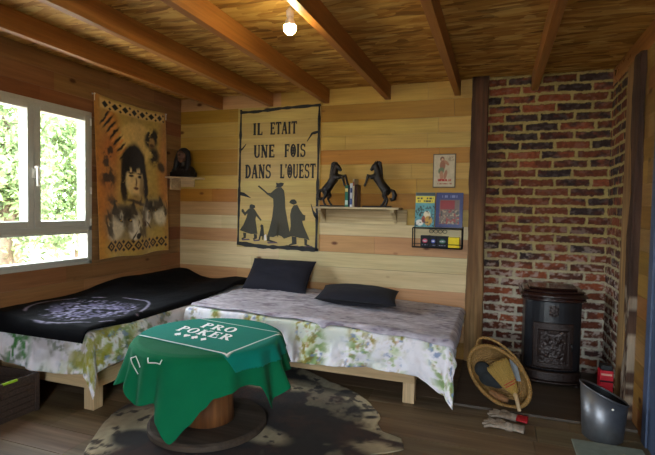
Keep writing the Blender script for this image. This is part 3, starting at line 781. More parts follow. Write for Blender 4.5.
# tin sign
ts = thing('tin_sign', (-.39, 0, 1.33), 'small beige tin plate with a painted woman hung on the planks above the books', 'sign')
MB().box(-.482, -.310, -.008, -.0005, 1.330, 1.592, S(96, 84, 70)).build('plate', M['vc'], ts, bevel=.002)
def c_tin(u, v):
    C = base(u, (196, 180, 150)); C = C*(.8+.35*fbm(u*6, v*8, 50))[..., None]
    C = mixc(C, lin((80, 66, 56)), 1-rc(u, v, .02, .98, .015, .985))
    C = mixc(C, lin((120, 84, 62)), el(u, v, .40, .86, .10, .07)); C = mixc(C, lin((206, 160, 128)), el(u, v, .41, .83, .055, .05))
    C = mixc(C, lin((150, 98, 74)), el(u, v, .42, .66, .13, .16, -10)); C = mixc(C, lin((170, 120, 92)), el(u, v, .60, .74, .05, .14, 60))
    C = mixc(C, lin((104, 118, 88)), el(u, v, .36, .50, .14, .10, 15)); C = mixc(C, lin((176, 126, 98)), el(u, v, .38, .36, .09, .14, 8)); C = mixc(C, lin((165, 112, 88)), el(u, v, .56, .38, .07, .15, -20))
    C = mixc(C, lin((176, 44, 40)), rc(u, v, .22, .86, .18, .25)*ss(.35, .5, vn(u*26, v*3, 51))); C = mixc(C, lin((150, 60, 52)), rc(u, v, .2, .9, .09, .12)*ss(.35, .5, vn(u*40, v*3, 52)))
    C = mixc(C, lin((150, 132, 110)), rc(u, v, .66, .92, .80, .93)*ss(.45, .55, vn(u*30, v*40, 53)))
    return C
print_panel('print', -.478, -.314, 1.334, 1.588, -.0092, c_tin, ts, mat='vc')

# wire rack with two albums above and card boxes below
rk = thing('wire_rack', (-.43, 0, .86), 'black wire wall rack holding two comic albums and small card boxes', 'rack')
mb = MB(); RX0, RX1, RY = -.612, -.243, -.105
for z in (1.016, .866):
    mb.tube([(RX0, -.004, z), (RX0, RY, z), (RX1, RY, z), (RX1, -.004, z)], .0045, 8)
    for k in range(1, 5): mb.tube([(RX0, -.004-k*.02, z), (RX1, -.004-k*.02, z)], .0022, 6)
mb.tube([(RX0, RY, .895), (RX1, RY, .895)], .0025, 6)
for x in (RX0, RX1):
    mb.tube([(x, -.006, .862), (x, -.006, 1.03)], .0045, 8); mb.tube([(x, RY, .866), (x, RY, 1.016)], .0045, 8)
mb.build('frame', M['iron'], rk, smooth=True)
mb = MB()
for k in range(4):
    cx = -.47+k*.034; mb.tube([(cx+.015*math.cos(a), RY, .993+.013*math.sin(a)) for a in np.linspace(0, 2*PI, 15)[:-1]], .0022, 6, closed=True)
mb.build('scrollwork', M['iron'], rk, smooth=True)
def album(x0, x1, z0, z1, cover, spine, label):
    t = thing('comic_album', ((x0+x1)/2, -.05, z0), label, 'book', 'comic albums in the wire rack')
    mb = MB(); s_ = -.045; th = .010; tilt = .035
    f2 = lambda y: (lambda u, v, h: (u, y-.0+tilt*(v-z0)/(z1-z0)-h, v))
    q = [(x0, z0), (x1, z0), (x1, z1), (x0, z1)]
    mb.prism(q, f2(-.065), .0, .0015, S(*spine)); mb.prism(q, f2(-.065), .0095, .0113, S(*spine)); mb.prism([(x0, z0), (x0+.002, z0), (x0+.002, z1), (x0, z1)], f2(-.065), 0, .011, S(*spine))
    mb.build('cover', M['vc_gloss'], t)
    MB().prism([(x0+.003, z0+.003), (x1-.003, z0+.003), (x1-.003, z1-.003), (x0+.003, z1-.003)], f2(-.065), .0018, .0092, S(222, 216, 200)).build('pages', M['vc'], t)
    print_panel('cover_print', x0+.001, x1-.001, z0+.001, z1-.001, -.065-.0122, cover, t, tilt, res=.0025)
def c_a1(u, v):
    C = base(u, (88, 156, 164)); C = C*(.75+.5*fbm(u*4, v*5, 60))[..., None]
    C = mixc(C, lin((42, 60, 74)), rc(u, v, 0, 1, .91, 1)); C = mixc(C, lin((226, 206, 62)), rc(u, v, 0, 1, .70, .90))
    for v0 in (.75, .83): C = mixc(C, lin((34, 50, 44)), rc(u, v, .08, .92, v0-.022, v0+.028)*ss(.42, .52, vn(u*22, v0*50, 61)))
    C = mixc(C, lin((226, 214, 184)), el(u, v, .62, .34, .18, .13)); C = mixc(C, lin((198, 150, 60)), el(u, v, .70, .18, .20, .14)); C = mixc(C, lin((230, 226, 214)), el(u, v, .25, .12, .2, .09))
    C = mixc(C, lin((48, 84, 76)), el(u, v, .25, .45, .14, .16)*ss(.4, .6, vn(u*18, v*24, 62))); C = mixc(C, lin((168, 74, 52)), el(u, v, .45, .22, .10, .10)); C = mixc(C, lin((40, 48, 58)), ss(.68, .74, vn(u*16, v*22, 63))*(v < .62)*.8)
    return C
def c_a2(u, v):
    C = base(u, (40, 52, 110)); C = C*(.8+.35*fbm(u*5, v*5, 70))[..., None]
    C = mixc(C, lin((120, 128, 170)), rc(u, v, .22, .80, .86, .93)*ss(.42, .52, vn(u*26, 4.0+0*v, 71)))
    pic = rc(u, v, .14, .88, .10, .80); C = mixc(C, lin((116, 96, 84)), pic); C = mixc(C, lin((140, 32, 40)), rc(u, v, .16, .70, .52, .78))
    C = mixc(C, lin((60, 62, 58)), pic*ss(.5, .6, vn(u*18, v*20, 72))*(v < .52)); C = mixc(C, lin((170, 150, 120)), pic*ss(.62, .7, vn(u*22, v*20, 73))*(v < .5)); C = mixc(C, lin((150, 50, 44)), pic*ss(.66, .72, vn(u*14, v*18, 74))*(v < .5))
    return C
album(-.604, -.455, 1.023, 1.290, c_a1, (60, 110, 118), 'teal comic album with a yellow title band, left in the wire rack')
album(-.446, -.245, 1.023, 1.290, c_a2, (36, 46, 100), 'dark blue comic album with a red picture, right in the wire rack')
def cardbox(x0, x1, z1, c, label, fig):
    t = thing('card_box', ((x0+x1)/2, -.05, .870), label, 'box', 'card boxes in the wire rack')
    MB().box(x0, x1, -.093, -.03, .8715, z1, S(*c)).build('carton', M['vc'], t, bevel=.0015)
    if fig: print_panel('print', x0+.002, x1-.002, .874, z1-.003, -.0942, fig, t.children[0], mat='vc', res=.0022)
def c_k(cc, seed):
    def f(u, v):
        C = base(u, (24, 24, 30)); C = mixc(C, lin(cc), el(u, v, .5, .55, .30, .20)); C = mixc(C, lin((226, 220, 226)), el(u, v, .5, .55, .26, .07)); C = mixc(C, lin((70, 40, 60)), rc(u, v, .28, .72, .52, .58)*ss(.4, .5, vn(u*20, v, seed)))
        C = mixc(C, lin((150, 150, 170)), rc(u, v, .15, .85, .12, .18)*ss(.45, .55, vn(u*24, v, seed+1))); return C
    return f
cardbox(-.552, -.484, .958, (24, 22, 28), 'black card box with a pink and white badge, left in the rack', c_k((196, 60, 96), 80))
cardbox(-.482, -.428, .955, (26, 28, 40), 'dark card box with a blue and white badge, middle of the rack', c_k((70, 90, 180), 84))
cardbox(-.426, -.345, .955, (20, 24, 26), 'black card box with green and grey marks, beside the yellow box', c_k((60, 120, 90), 88))
cardbox(-.343, -.262, .950, (236, 208, 32), 'bright yellow card box at the right end of the rack', None)

# ================================================================== TAPESTRY on the left wall
tp = thing('wall_tapestry', (XL, -.61, .74), 'ochre wall tapestry printed with a dark-haired woman and two wolves beside the window', 'tapestry')
nu, nv = 150, 230
u, v = np.meshgrid(np.linspace(0, 1, nu), np.linspace(0, 1, nv), indexing='ij')
zt = 1.975+(0.0*u)-.030*4*u*(1-u)*.6; zb = .735+.012*u+.006*np.sin(u*9)
yy = (-1.055+.05*(1-v))*(1-u)+(-.24+.022*(1-v))*u
P = np.stack([XL+.012+.010*np.sin(u*14+v*2)*(1-v*.4)+.006*fbm(u*5, v*5, 90)+.03*(1-v)*.5, yy, zb+(zt-zb)*v], -1)
def c_tap(u, v):
    u0_, v0_ = u, v
    u = u+.030*(fbm(u0_*9, v0_*14, 95)-.5)+.014*(fbm(u0_*30, v0_*46, 96)-.5); v = v+.018*(fbm(u0_*9+4, v0_*14, 97)-.5)+.010*(fbm(u0_*30, v0_*46+7, 98)-.5)
    n1 = fbm(u*5, v*7, 91); n2 = fbm(u*16, v*22, 92); n3 = fbm(u*40, v*60, 93)
    C = base(u, (200, 166, 80)); C = C*(.70+.46*n1)[..., None]
    C = mixc(C, lin((232, 196, 112)), el(u, v, .55, .76, .26, .13)*.8)
    edge = np.maximum(ss(.17, .02, u), ss(.90, .98, u)*.7); C = mixc(C, lin((196, 118, 38)), edge*.6)
    for a in ((.16,.60,.16,.18,10),(.22,.88,.10,.06,-40),(.12,.36,.14,.16,0),(.2,.70,.10,.10,0),(.93,.55,.08,.3,0),(.16,.2,.12,.12,0)): C = mixc(C, lin((196, 108, 38)), el(u, v, *a, soft=.6)*.6)
    C = mixc(C, lin((60, 46, 26)), el(u, v, .15, .64, .11, .11, 30, .5)*ss(.45, .6, n2)*.9); C = mixc(C, lin((60, 46, 26)), el(u, v, .15, .50, .10, .06, 0, .5)*ss(.4, .6, n2)*.9)
    # striped feather
    for k in range(15):
        t = k/14.; cu = .13+.27*t; cv = .875-.16*t-.10*t*t
        C = mixc(C, lin((44, 34, 24) if k % 2 == 0 else (226, 150, 70)), el(u, v, cu, cv, .085-.03*t, .0095, 35, .4))
    # hair, face, neck
    C = mixc(C, lin((40, 30, 22)), el(u, v, .50, .615, .165, .135, -4, .18)); C = mixc(C, lin((40, 30, 22)), el(u, v, .355, .50, .045, .15, 0, .3)*ss(.3, .5, n3+.2)); C = mixc(C, lin((40, 30, 22)), el(u, v, .655, .50, .045, .14, 6, .3)*ss(.3, .5, n3+.2))
    C = mixc(C, lin((232, 200, 134)), el(u, v, .50, .505, .130, .100, 0, .15)); C = mixc(C, lin((228, 194, 126)), el(u, v, .51, .43, .085, .055, 0, .25)); C = mixc(C, lin((120, 88, 48)), el(u, v, .60, .47, .035, .08, 0, .6)*.7)
    C = mixc(C, lin((36, 28, 20)), el(u, v, .50, .655, .150, .075, 0, .2)); C = mixc(C, lin((36, 28, 20)), rc(u, v, .36, .64, .555, .60, .012)*ss(.35, .55, vn(u*34, v*5, 94)))
    for cu in (.445, .565): C = mixc(C, lin((40, 30, 22)), el(u, v, cu, .532, .032, .010, 0, .4)); C = mixc(C, lin((70, 50, 30)), el(u, v, cu, .552, .038, .006, 0, .5))
    C = mixc(C, lin((110, 78, 42)), el(u, v, .515, .49, .010, .03, 0, .6)); C = mixc(C, lin((104, 56, 36)), el(u, v, .515, .452, .035, .009, 0, .4))
    C = mixc(C, lin((176, 140, 74)), el(u, v, .50, .37, .10, .045, 0, .4)); C = mixc(C, lin((58, 44, 28)), el(u, v, .52, .355, .16, .012, -8, .5)*.9)
    C = mixc(C, lin((62, 48, 30)), rc(u, v, .12, .92, .30, .39, .04)*ss(.48, .58, n2)*.85)
    # small standing figure, upper right
    C = mixc(C, lin((40, 34, 28)), el(u, v, .765, .80, .10, .065, 10, .3)*ss(.3, .45, n2)); C = mixc(C, lin((170, 128, 70)), el(u, v, .775, .765, .042, .035, 0, .3)); C = mixc(C, lin((50, 42, 32)), el(u, v, .80, .68, .07, .07, 0, .5)*ss(.3, .5, n2)); C = mixc(C, lin((44, 36, 28)), el(u, v, .90, .605, .06, .035, -20, .4)*.9); C = mixc(C, lin((90, 64, 36)), el(u, v, .775, .755, .03, .01, 0, .4))
    # two wolves
    st_ = fbm(u*26, v*20+u*14, 99)
    for (cu, cv, r, fl_) in ((.37, .225, 1.0, 1), (.76, .285, .78, -1)):
        E = lambda du, dv, ru, rv, an=0, so=.3: el(u, v, cu+du*r*fl_, cv+dv*r, ru*r, rv*r, an*fl_, so)
        C = mixc(C, lin((150, 132, 94)), E(-.03, -.01, .26, .125, 0, .35)*.9)
        C = mixc(C, lin((228, 216, 184)), E(-.13, -.03, .13, .08, 30, .4)*.9); C = mixc(C, lin((222, 208, 172)), E(.12, .0, .09, .07, -20, .4)*.8)
        for d in (-.15, .09):
            C = mixc(C, lin((66, 54, 38)), ss(1.15, .8, np.abs(u-cu-d*r*fl_)/(.055*r)+np.clip((v-cv-.06*r)/(.085*r), 0, 9)+9*(v < cv+.05*r)))
        C = mixc(C, lin((84, 70, 50)), E(-.02, .055, .17, .055, 0, .4)*ss(.25, .55, st_+.1)); C = mixc(C, lin((58, 48, 34)), E(.02, .02, .06, .075, 10, .4)*.8*ss(.3, .6, st_+.1))
        C = mixc(C, lin((232, 222, 196)), E(.10, -.055, .065, .075, 38, .25)*.95); C = mixc(C, lin((110, 92, 64)), E(.045, -.02, .035, .055, 38, .4)*.8)
        C = mixc(C, lin((30, 25, 20)), E(.155, -.098, .034, .020, 20, .25)); C = mixc(C, lin((52, 40, 28)), E(.085, -.105, .07, .007, 36, .3)*.9)
        for d in (-.065, .055): C = mixc(C, lin((30, 24, 18)), E(d, .012, .026, .0095, -18, .3)); C = mixc(C, lin((206, 160, 70)), E(d+.004, .013, .010, .005, 0, .3))
        C = mixc(C, lin((70, 56, 38)), E(-.24, -.02, .05, .11, 12, .5)*ss(.42, .56, st_)*.9)
    C = mixc(C, lin((88, 70, 44)), rc(u, v, .50, .66, .10, .32, .03)*ss(.46, .56, st_)*.85)
    u, v = u0_, v0_
    C = C*(.78+.45*n3)[..., None]
    # borders
    C = mixc(C, lin((222, 186, 112)), rc(u, v, .07, .97, .925, .985)); C = mixc(C, lin((196, 150, 72)), rc(u, v, .07, .97, .03, .105)*.7)
    for k in range(7):
        cu = .14+.125*k
        d = np.abs(u-cu)/.042+np.abs(v-.955)/.022; C = mixc(C, lin((38, 34, 26)), ss(1.15, .85, d))
        for q in (-1, 1): C = mixc(C, lin((60, 40, 24)), ss(1.2, .8, np.abs(u-cu-.062)/.02+np.abs(v-.955-q*.02)/.010))
        d = np.abs(u-cu)/.052+np.abs(v-.068)/.032; C = mixc(C, lin((50, 40, 28)), ss(1.15, .95, d)*ss(.45, .6, d)); C = mixc(C, lin((50, 40, 28)), ss(.3, .2, d))
        for q in (-1, 1): C = mixc(C, lin((62, 46, 28)), ss(1.2, .8, np.abs(u-cu-.062)/.024+np.abs(v-.068-q*.026)/.014))
    return C
sheet_mesh('cloth', P, c_tap(u, v), M['cloth'], tp, solid=.0025)
for yv, zv in ((-1.047, 1.965), (-.243, 1.965)):
    MB().tube([(XL+.002, yv, zv), (XL+.026, yv, zv)], .006, 8).tube([(XL+.020, yv, zv), (XL+.020, yv, zv-.05)], .004, 8).build('pin', M['white_ceramic'], tp, smooth=True)

# ================================================================== BEDS
def drape(xa, xb, ya, yb, z, ox0, ox1, oy0, oy1, res=.012, r=.03, flare=.10, fold=.06, seed=0, top=None, fs=7.0, zmin=.03, slope=False):
    f_ = lambda o: o if callable(o) else (lambda t: o+0*t)
    ox0, ox1, oy0, oy1 = map(f_, (ox0, ox1, oy0, oy1))
    m0 = [float(np.max(o(np.linspace(-4, 2, 400)))) for o in (ox0, ox1, oy0, oy1)]
    nu = int((xb-xa+m0[0]+m0[1])/res)+2; nv = int((yb-ya+m0[2]+m0[3])/res)+2
    U, V = np.meshgrid(np.linspace(xa-m0[0], xb+m0[1], nu), np.linspace(ya-m0[2], yb+m0[3], nv), indexing='ij')
    dx = np.where(U < xa, (U-xa)*ox0(V)/max(m0[0], 1e-6), np.where(U > xb, (U-xb)*ox1(V)/max(m0[1], 1e-6), 0))
    dy = np.where(V < ya, (V-ya)*oy0(U)/max(m0[2], 1e-6), np.where(V > yb, (V-yb)*oy1(U)/max(m0[3], 1e-6), 0))
    d = np.hypot(dx, dy); dd = np.maximum(d, 1e-9)
    th = np.minimum(d/r, PI/2); over = np.maximum(d-r*PI/2, 0)
    nz = fbm(U*fs+3, V*fs*.6+5, seed)-.42; cor = (np.abs(dx) > 1e-6) & (np.abs(dy) > 1e-6)
    ang = np.arctan2(np.abs(dy), np.abs(dx)); cr = np.where(cor, np.sin(2*ang), 0)
    out = r*np.sin(th)+over*flare+np.maximum(over, 0)*nz*fold/.12+cr*over*.22
    down = r*(1-np.cos(th))+over*np.sqrt(1-flare**2)
    X = np.clip(U, xa, xb)+dx/dd*out*(d > 0); Y = np.clip(V, ya, yb)+dy/dd*out*(d > 0)
    tz = top(U, V) if top else 0
    Z = np.maximum(z+tz*(1-np.clip(d/.05, 0, 1))-down, zmin)
    if slope: Z = np.maximum(Z-.055*np.clip((np.clip(U, xa, xb)+1.95)/1.7, 0, 1)**1.5, zmin)
    return np.stack([X, Y, Z], -1), U, V, d
def floral(a, b, seed, dens=1.0, cent=None):
    """a: along the bed, b: across / down the drop, metres"""
    C = base(a, (234, 229, 236)); n = fbm(a*3, b*3, seed)
    C = mixc(C, lin((206, 214, 190)), ss(.5, .75, n)*.6)
    if cent is None: sp = ss(.40, .60, fbm(a*4.5+2, b*1.3, seed+1))
    else: sp = sum(np.exp(-((a-c-.03*np.sin(b*11+c*7))/w_)**2) for c, w_ in cent); sp = np.clip(sp, 0, 1)
    sp = sp*dens
    lf = fbm(a*38, b*20, seed+2); lf2 = fbm(a*22+b*14, b*24-a*10, seed+3); hue = fbm(a*5, b*5, seed+4)
    C = mixc(C, lin((196, 208, 150)), sp*ss(.46, .60, lf2)*.7)
    C = mixc(C, lin((176, 162, 66)), sp*ss(.54, .62, lf)*ss(.42, .52, hue)*.9)
    C = mixc(C, lin((118, 146, 84)), sp*ss(.55, .63, lf2)*ss(.58, .48, hue)*.85)
    C = mixc(C, lin((128, 112, 48)), sp*ss(.60, .68, lf)*.7)
    if cent is None: C = mixc(C, lin((84, 104, 58)), ss(.46, .60, fbm(a*12, b*12, seed+12))*ss(.48, .6, lf2)*.85); C = mixc(C, lin((150, 138, 140)), ss(.5, .7, fbm(a*5+9, b*7, seed+14))*.5)
    C = mixc(C, lin((116, 136, 176)), np.clip(sp+.15, 0, 1)*ss(.66, .72, fbm(a*30, b*30, seed+6))*.8)
    C = mixc(C, lin((196, 150, 120)), sp*ss(.68, .74, fbm(a*34, b*34, seed+9))*.6)
    return C
def daybed(label, x0, x1, y0, y1, legs, mx, my, zt, group=None):
    sag = .05 if x1 > -1 else 0
    t = thing('daybed', ((x0+x1)/2, (y0+y1)/2, 0), label, 'bed', 'low wooden daybeds')
    zr0, zr1 = .122, .215
    MB().box(x0, x1, y0, y0+.028, zr0, zr1).build('rail', M['pine_x'], t, bevel=.003)
    MB().box(x0, x1, y1-.028, y1, zr0, zr1).build('rail', M['pine_x'], t, bevel=.003)
    MB().box(x0, x0+.028, y0+.029, y1-.029, zr0, zr1).build('rail', M['pine_y'], t, bevel=.003)
    MB().box(x1-.028, x1, y0+.029, y1-.029, zr0, zr1).build('rail', M['pine_y'], t, bevel=.003)
    for lx, ly in legs: MB().box(lx, lx+.07, ly, ly+.07, 0.0, zr0-.0005).build('leg', M['pine'], t, bevel=.004)
    mb = MB(); mb.box(x0+.03, x1-.03, y0+.03, y1-.03, zr1-.03, zr1+.001); mb.build('slat_base', M['pine_x'], t)
    mb = MB(); mb.box(mx[0], mx[1], my[0], my[1], zr1+.002, zt)
    if sag: mb.v = [(a, b, c-sag-.01) if a > -1 and c > zr1+.01 else (a, b, c) for a, b, c in mb.v]
    mb.build('mattress', M['sheetcloth'], t, bevel=.03)
    return t
ZB1, ZB2 = .447, .452
daybed('low wooden daybed along the left wall under black blanket', -2.80, -2.08, -1.77, -.08, [(-2.12-.035, -1.768), (-2.78, -1.768), (-2.155, -.16), (-2.78, -.16)], (-2.822, -2.075), (-1.80, -.05), ZB1)
daybed('low wooden daybed against the planked back wall under lilac blanket', -1.93, -.43, -1.00, -.10, [(-.50, -.998), (-1.92, -.998), (-.50, -.18), (-1.92, -.18)], (-1.975, -.262), (-1.022, -.02), ZB2)
# sheets
P, U, V, d = drape(-2.815, -2.068, -1.807, -.06, ZB1+.004, 0, lambda t: .245+.03*np.sin(t*5), lambda t: .235-.02*np.sin(t*6), 0, res=.009, seed=400, flare=.07, fold=.055)
C = np.where((V < -1.807)[..., None], floral(U, (-1.807-V), 410, 1.0), floral(V*.9, U, 415, 1.0))
C = mixc(C, lin((70, 128, 62)), ss(-1.80, -1.86, V)*ss(-2.66, -2.60, U)*ss(-2.44, -2.52, U)*ss(.42, .56, fbm(U*30, V*14, 420)))
C = mixc(C, lin((150, 146, 44)), ss(-2.20, -2.12, U)*ss(-1.3, -1.7, V)*ss(.46, .58, fbm(U*16+V*10, V*22, 421))*.8)
s1 = sheet_mesh('bed_sheet', P, C, M['sheetcloth'], solid=.0015, offset=0)
tag(s1, 'white sheet with green palms and yellow leaves hanging off the left bed', 'bed sheet', 'floral bed sheets')
P, U, V, d = drape(-1.985, -.250, -1.03, -.095, ZB2+.004, lambda t: .06+0*t, lambda t: .10+.02*ss(-.80, -1.03, t), lambda t: .262+.018*np.sin(t*3.5+.6)-.03*np.clip((t+.9)/.6, 0, 1)+.085*np.clip((t+.40)/.15, 0, 1), 0, res=.008, seed=430, flare=.07, fold=.075, zmin=.04, slope=True)
C = np.where((np.abs(U-np.clip(U, -1.985, -.25)) > d*.7)[..., None], floral(V, U, 440, 1.0), floral(U, (-1.03-V), 445, 1.0, [(-1.93, .05), (-1.78, .04), (-1.52, .05), (-1.43, .04), (-1.12, .05), (-1.04, .05), (-.80, .05), (-.70, .03), (-.52, .05), (-.28, .05), (-.18, .04)]))
s2 = sheet_mesh('bed_sheet', P, C, M['sheetcloth'], solid=.0015, offset=0)
tag(s2, 'white sheet with yellow-green watercolour stems hanging off the back bed', 'bed sheet', 'floral bed sheets')
# black blanket with a pale animal print
top = lambda U, V: .010+.020*fbm(U*5, V*4, 450)+.055*ss(-2.35, -2.80, U)*ss(-1.35, -.75, V)+.03*ss(-2.55, -2.75, U)+.035*ss(-.5, -.2, V)*ss(-2.5, -2.2, U)
P, U, V, d = drape(-2.818, -2.085, -1.812, -.035, ZB1+.010, 0, lambda t: .035+.02*np.sin(t*4)+0*t, .075, 0, seed=455, flare=.1, fold=.03, top=top, r=.035, res=.009)
C = base(U, (13, 12, 16)); n = fbm(U*40, V*40, 460); cu, cv = -2.40, -1.47
q = np.hypot((U-cu)/.30, (V-cv)/.30)
C = mixc(C, lin((104, 98, 128)), ss(1.0, .6, q)*ss(.50, .60, n)*.75); C = mixc(C, lin((150, 144, 172)), ss(1.02, .8, q)*ss(.60, .68, fbm(U*60, V*36, 462))*.9)
ringw = np.abs(np.hypot((U-cu)/.31, (V-cv)/.34)-1.08+.08*np.sin(np.arctan2(V-cv, U-cu)*3)); C = mixc(C, lin((140, 134, 156)), ss(.030, .012, ringw)*ss(.35, .5, fbm(U*9, V*9, 464)))
b1 = sheet_mesh('blanket', P, C, M['fleece'], solid=.005, offset=1)
tag(b1, 'black fleece blanket with a pale lilac animal print on the left bed', 'blanket')
# lilac velvet blanket
def wr(U, V): return .008+.016*fbm(U*6+V*4, V*9, 470)+.008*np.abs(fbm(U*14-V*9, V*16, 473)-.5)*2
P, U, V, d = drape(-1.965, -.236, -1.028, -.095, ZB2+.008, 0, lambda t: .055+.02*np.sin(t*6), lambda t: .018+.004*np.sin(t*4)+.024*np.clip((t+1.05)/.75, 0, 1)+.004*np.sin(t*17)+.020*np.exp(-((t+.99)/.03)**2), 0, seed=475, flare=.08, fold=.03, top=wr, r=.034, res=.008, slope=True)
nn = fbm(U*10+V*7, V*26-U*5, 480, 5); n4 = fbm(U*30+V*24, V*60-U*20, 486, 3); C = base(U, (182, 173, 186)); C = mixc(C, lin((212, 204, 215)), ss(.48, .68, nn*.6+n4*.4)); C = mixc(C, lin((132, 120, 136)), ss(.45, .30, nn*.6+n4*.4))
b2 = sheet_mesh('blanket', P, C, M['velvet'], solid=.004, offset=1)
tag(b2, 'lilac grey crushed velvet blanket spread over the back bed', 'blanket')
# pillows
def pillow(c, ax, ay, az, label, seed):
    """ax, ay half-width vectors, az half-thickness vector"""
    c, ax, ay, az = (np.array(q, float) for q in (c, ax, ay, az)); n = 44
    mb = MB(); rings = []
    g = np.linspace(-1, 1, n); A, B = np.meshgrid(g, g, indexing='ij')
    th = np.clip((1-np.abs(A)**2.6), 0, 1)**.55*np.clip((1-np.abs(B)**2.6), 0, 1)**.55
    pin = 1-.045*(1-A*A)*0-.06*(1-np.abs(A))*0
    ea = A*(1-.05*(1-B*B)); eb = B*(1-.06*(1-A*A))
    wv = (fbm(A*3, B*3, seed)-.5)*.22
    vs = []; fs = []; o = 0
    for s_ in (1, -1):
        h = s_*(th*(1+wv)+.03)
        Pp = c+ea[..., None]*ax+eb[..., None]*ay+h[..., None]*az
        vs += [tuple(p) for p in Pp.reshape(-1, 3)]
        for i in range(n-1):
            for j in range(n-1):
                q = (o+i*n+j, o+(i+1)*n+j, o+(i+1)*n+j+1, o+i*n+j+1); fs.append(q if s_ > 0 else q[::-1])
        o += n*n
    edge = [i*n for i in range(n)]+[(n-1)*n+j for j in range(1, n)]+[i*n+n-1 for i in range(n-2, -1, -1)]+[j for j in range(n-2, 0, -1)]
    for k in range(len(edge)):
        a, b = edge[k], edge[(k+1) % len(edge)]; fs.append((a, b, n*n+b, n*n+a))
    mb.add(vs, fs); o = mb.build('pillow', M['navy'], smooth=True); tag(o, label, 'pillow', 'dark pillows on the back bed'); return o
pillow((-1.70, -.205, .586), (.290, .0, .0), (0, .115, .120), (0, -.055, .048), 'dark charcoal pillow standing against the back wall under the painted panel', 490)
pillow((-.950, -.435, .520), (.30, -.012, .0), (-.03, .20, .016), (0, -.004, .058), 'dark charcoal pillow lying flat on the lilac blanket under the shelf', 491)

# ================================================================== COWHIDE
out = np.array([(-1.814,-2.06),(-1.89,-1.91),(-1.952,-1.77),(-1.957,-1.63),(-1.88,-1.40),(-1.78,-1.15),(-1.66,-.92),(-1.55,-.74),(-1.396,-.633),(-1.27,-.68),(-1.138,-.774),(-1.01,-.86),(-.887,-.908),(-.79,-.98),(-.717,-1.046),(-.64,-1.14),(-.586,-1.232),(-.565,-1.343),(-.52,-1.42),(-.41,-1.46),(-.38,-1.56),(-.52,-1.66),(-.62,-1.80),(-.60,-2.0),(-.70,-2.25),(-.95,-2.40),(-1.25,-2.38),(-1.45,-2.5),(-1.62,-2.38),(-1.72,-2.2)])
oc = np.array([-1.25, -1.5]); oa = np.arctan2(out[:, 1]-oc[1], out[:, 0]-oc[0]); orr = np.hypot(out[:, 0]-oc[0], out[:, 1]-oc[1])
si = np.argsort(oa); oa = oa[si]; orr = orr[si]; oa3 = np.r_[oa-2*PI, oa, oa+2*PI]; or3 = np.r_[orr, orr, orr]
U, A = np.meshgrid(np.linspace(0, 1, 110), np.linspace(-PI, PI, 330), indexing='ij')
RR = np.interp(A, oa3, or3)+.03*(fbm(np.cos(A)*6+9, np.sin(A)*6+9, 500)-.5)
X = oc[0]+np.cos(A)*RR*U; Y = oc[1]+np.sin(A)*RR*U
dist = (1-U)*RR
C = base(X, (58, 34, 24)); n1 = fbm(X*6, Y*6, 501); n2 = fbm(X*16, Y*16, 503)
C = mixc(C, lin((30, 22, 20)), ss(.45, .65, fbm(X*4, Y*4, 505)))
cream = np.maximum.reduce([ss(.13, .05, dist+(n2-.5)*.12)*(Y > -1.5)*ss(-1.55, -1.2, X), el(X, Y, -1.10, -1.68, .15, .07, -10, .5), el(X, Y, -1.80, -1.92, .16, .30, 0, .35), el(X, Y, -1.28, -1.02, .24, .09, 8, .5), el(X, Y, -.50, -1.60, .12, .06, 0, .5)*.8, ss(.60, .70, n1)*.25*(X > -1.3)])
cream = np.clip(cream*1.2, 0, 1)*ss(.30, .44, n2+.25*cream)
C = mixc(C, lin((186, 172, 140)), cream)
C = mixc(C, lin((40, 28, 24)), ss(.62, .70, fbm(X*20, Y*20, 508))*.9); C = mixc(C, lin((34, 28, 26)), el(X, Y, -1.66, -1.95, .10, .09, 0, .3))
for a in ((-.86,-.98,.05,.03),(-.66,-1.20,.05,.02),(-.62,-1.28,.04,.02)): C = mixc(C, lin((36, 26, 22)), el(X, Y, *a, 30, .4))
C = C*(.75+.5*fbm(X*60, Y*30, 510))[..., None]
Z = .0065+.004*fbm(X*5, Y*5, 512)*(1-U**6)
rug = sheet_mesh('cowhide_rug', np.stack([X, Y, Z], -1), C, M['hide'], solid=.0055)
tag(rug, 'brown and cream cowhide rug on the floor under the green table', 'rug')

# ================================================================== SPOOL TABLE
TX, TY, TR, TZ = -1.385, -1.70, .358, .48
tb = thing('spool_table', (TX, TY, 0), 'low round cable spool table with a thick log post under the green cloth', 'table')
def disc(z0, z1, r): return [(r-.012, z0), (r, z0+.008), (r, z1-.008), (r-.012, z1)]
MB().lathe(disc(.0125, .052, .30), (TX, TY), 64).build('lower_flange', M['spool'], tb, bevel=.0)
MB().lathe([(.132, .0525), (.128, .12), (.124, .3), (.128, TZ-.0405)], (TX, TY), 48).build('drum', M['log'], tb, smooth=True)
MB().lathe(disc(TZ-.04, TZ, TR), (TX, TY), 64).build('table_top', M['spool'], tb)
hem = [(-140,.28,.060),(-126,.33,.03),(-113,.24,.035),(-103,.26,.02),(-93,.28,.035),(-86,.22,.07),(-76,.150,.090),(-68,.21,.070),(-60,.27,.05),(-53,.315,.03),(-44,.335,.035),(-37,.345,.02),(-30,.345,.03),(-22,.33,.02),(-15,.215,.055),(-8,.25,.05),(-1,.285,.075),(12,.33,.03),(30,.33,.05),(55,.30,.02),(78,.20,.07),(100,.30,.02),(125,.33,.05),(150,.28,.03),(172,.19,.08),(190,.27,.04),(206,.33,.06)]
ha = np.radians([h[0] for h in hem]); hz = np.array([h[1] for h in hem]); hf = np.array([h[2] for h in hem])
ha3 = np.r_[ha-2*PI, ha, ha+2*PI]
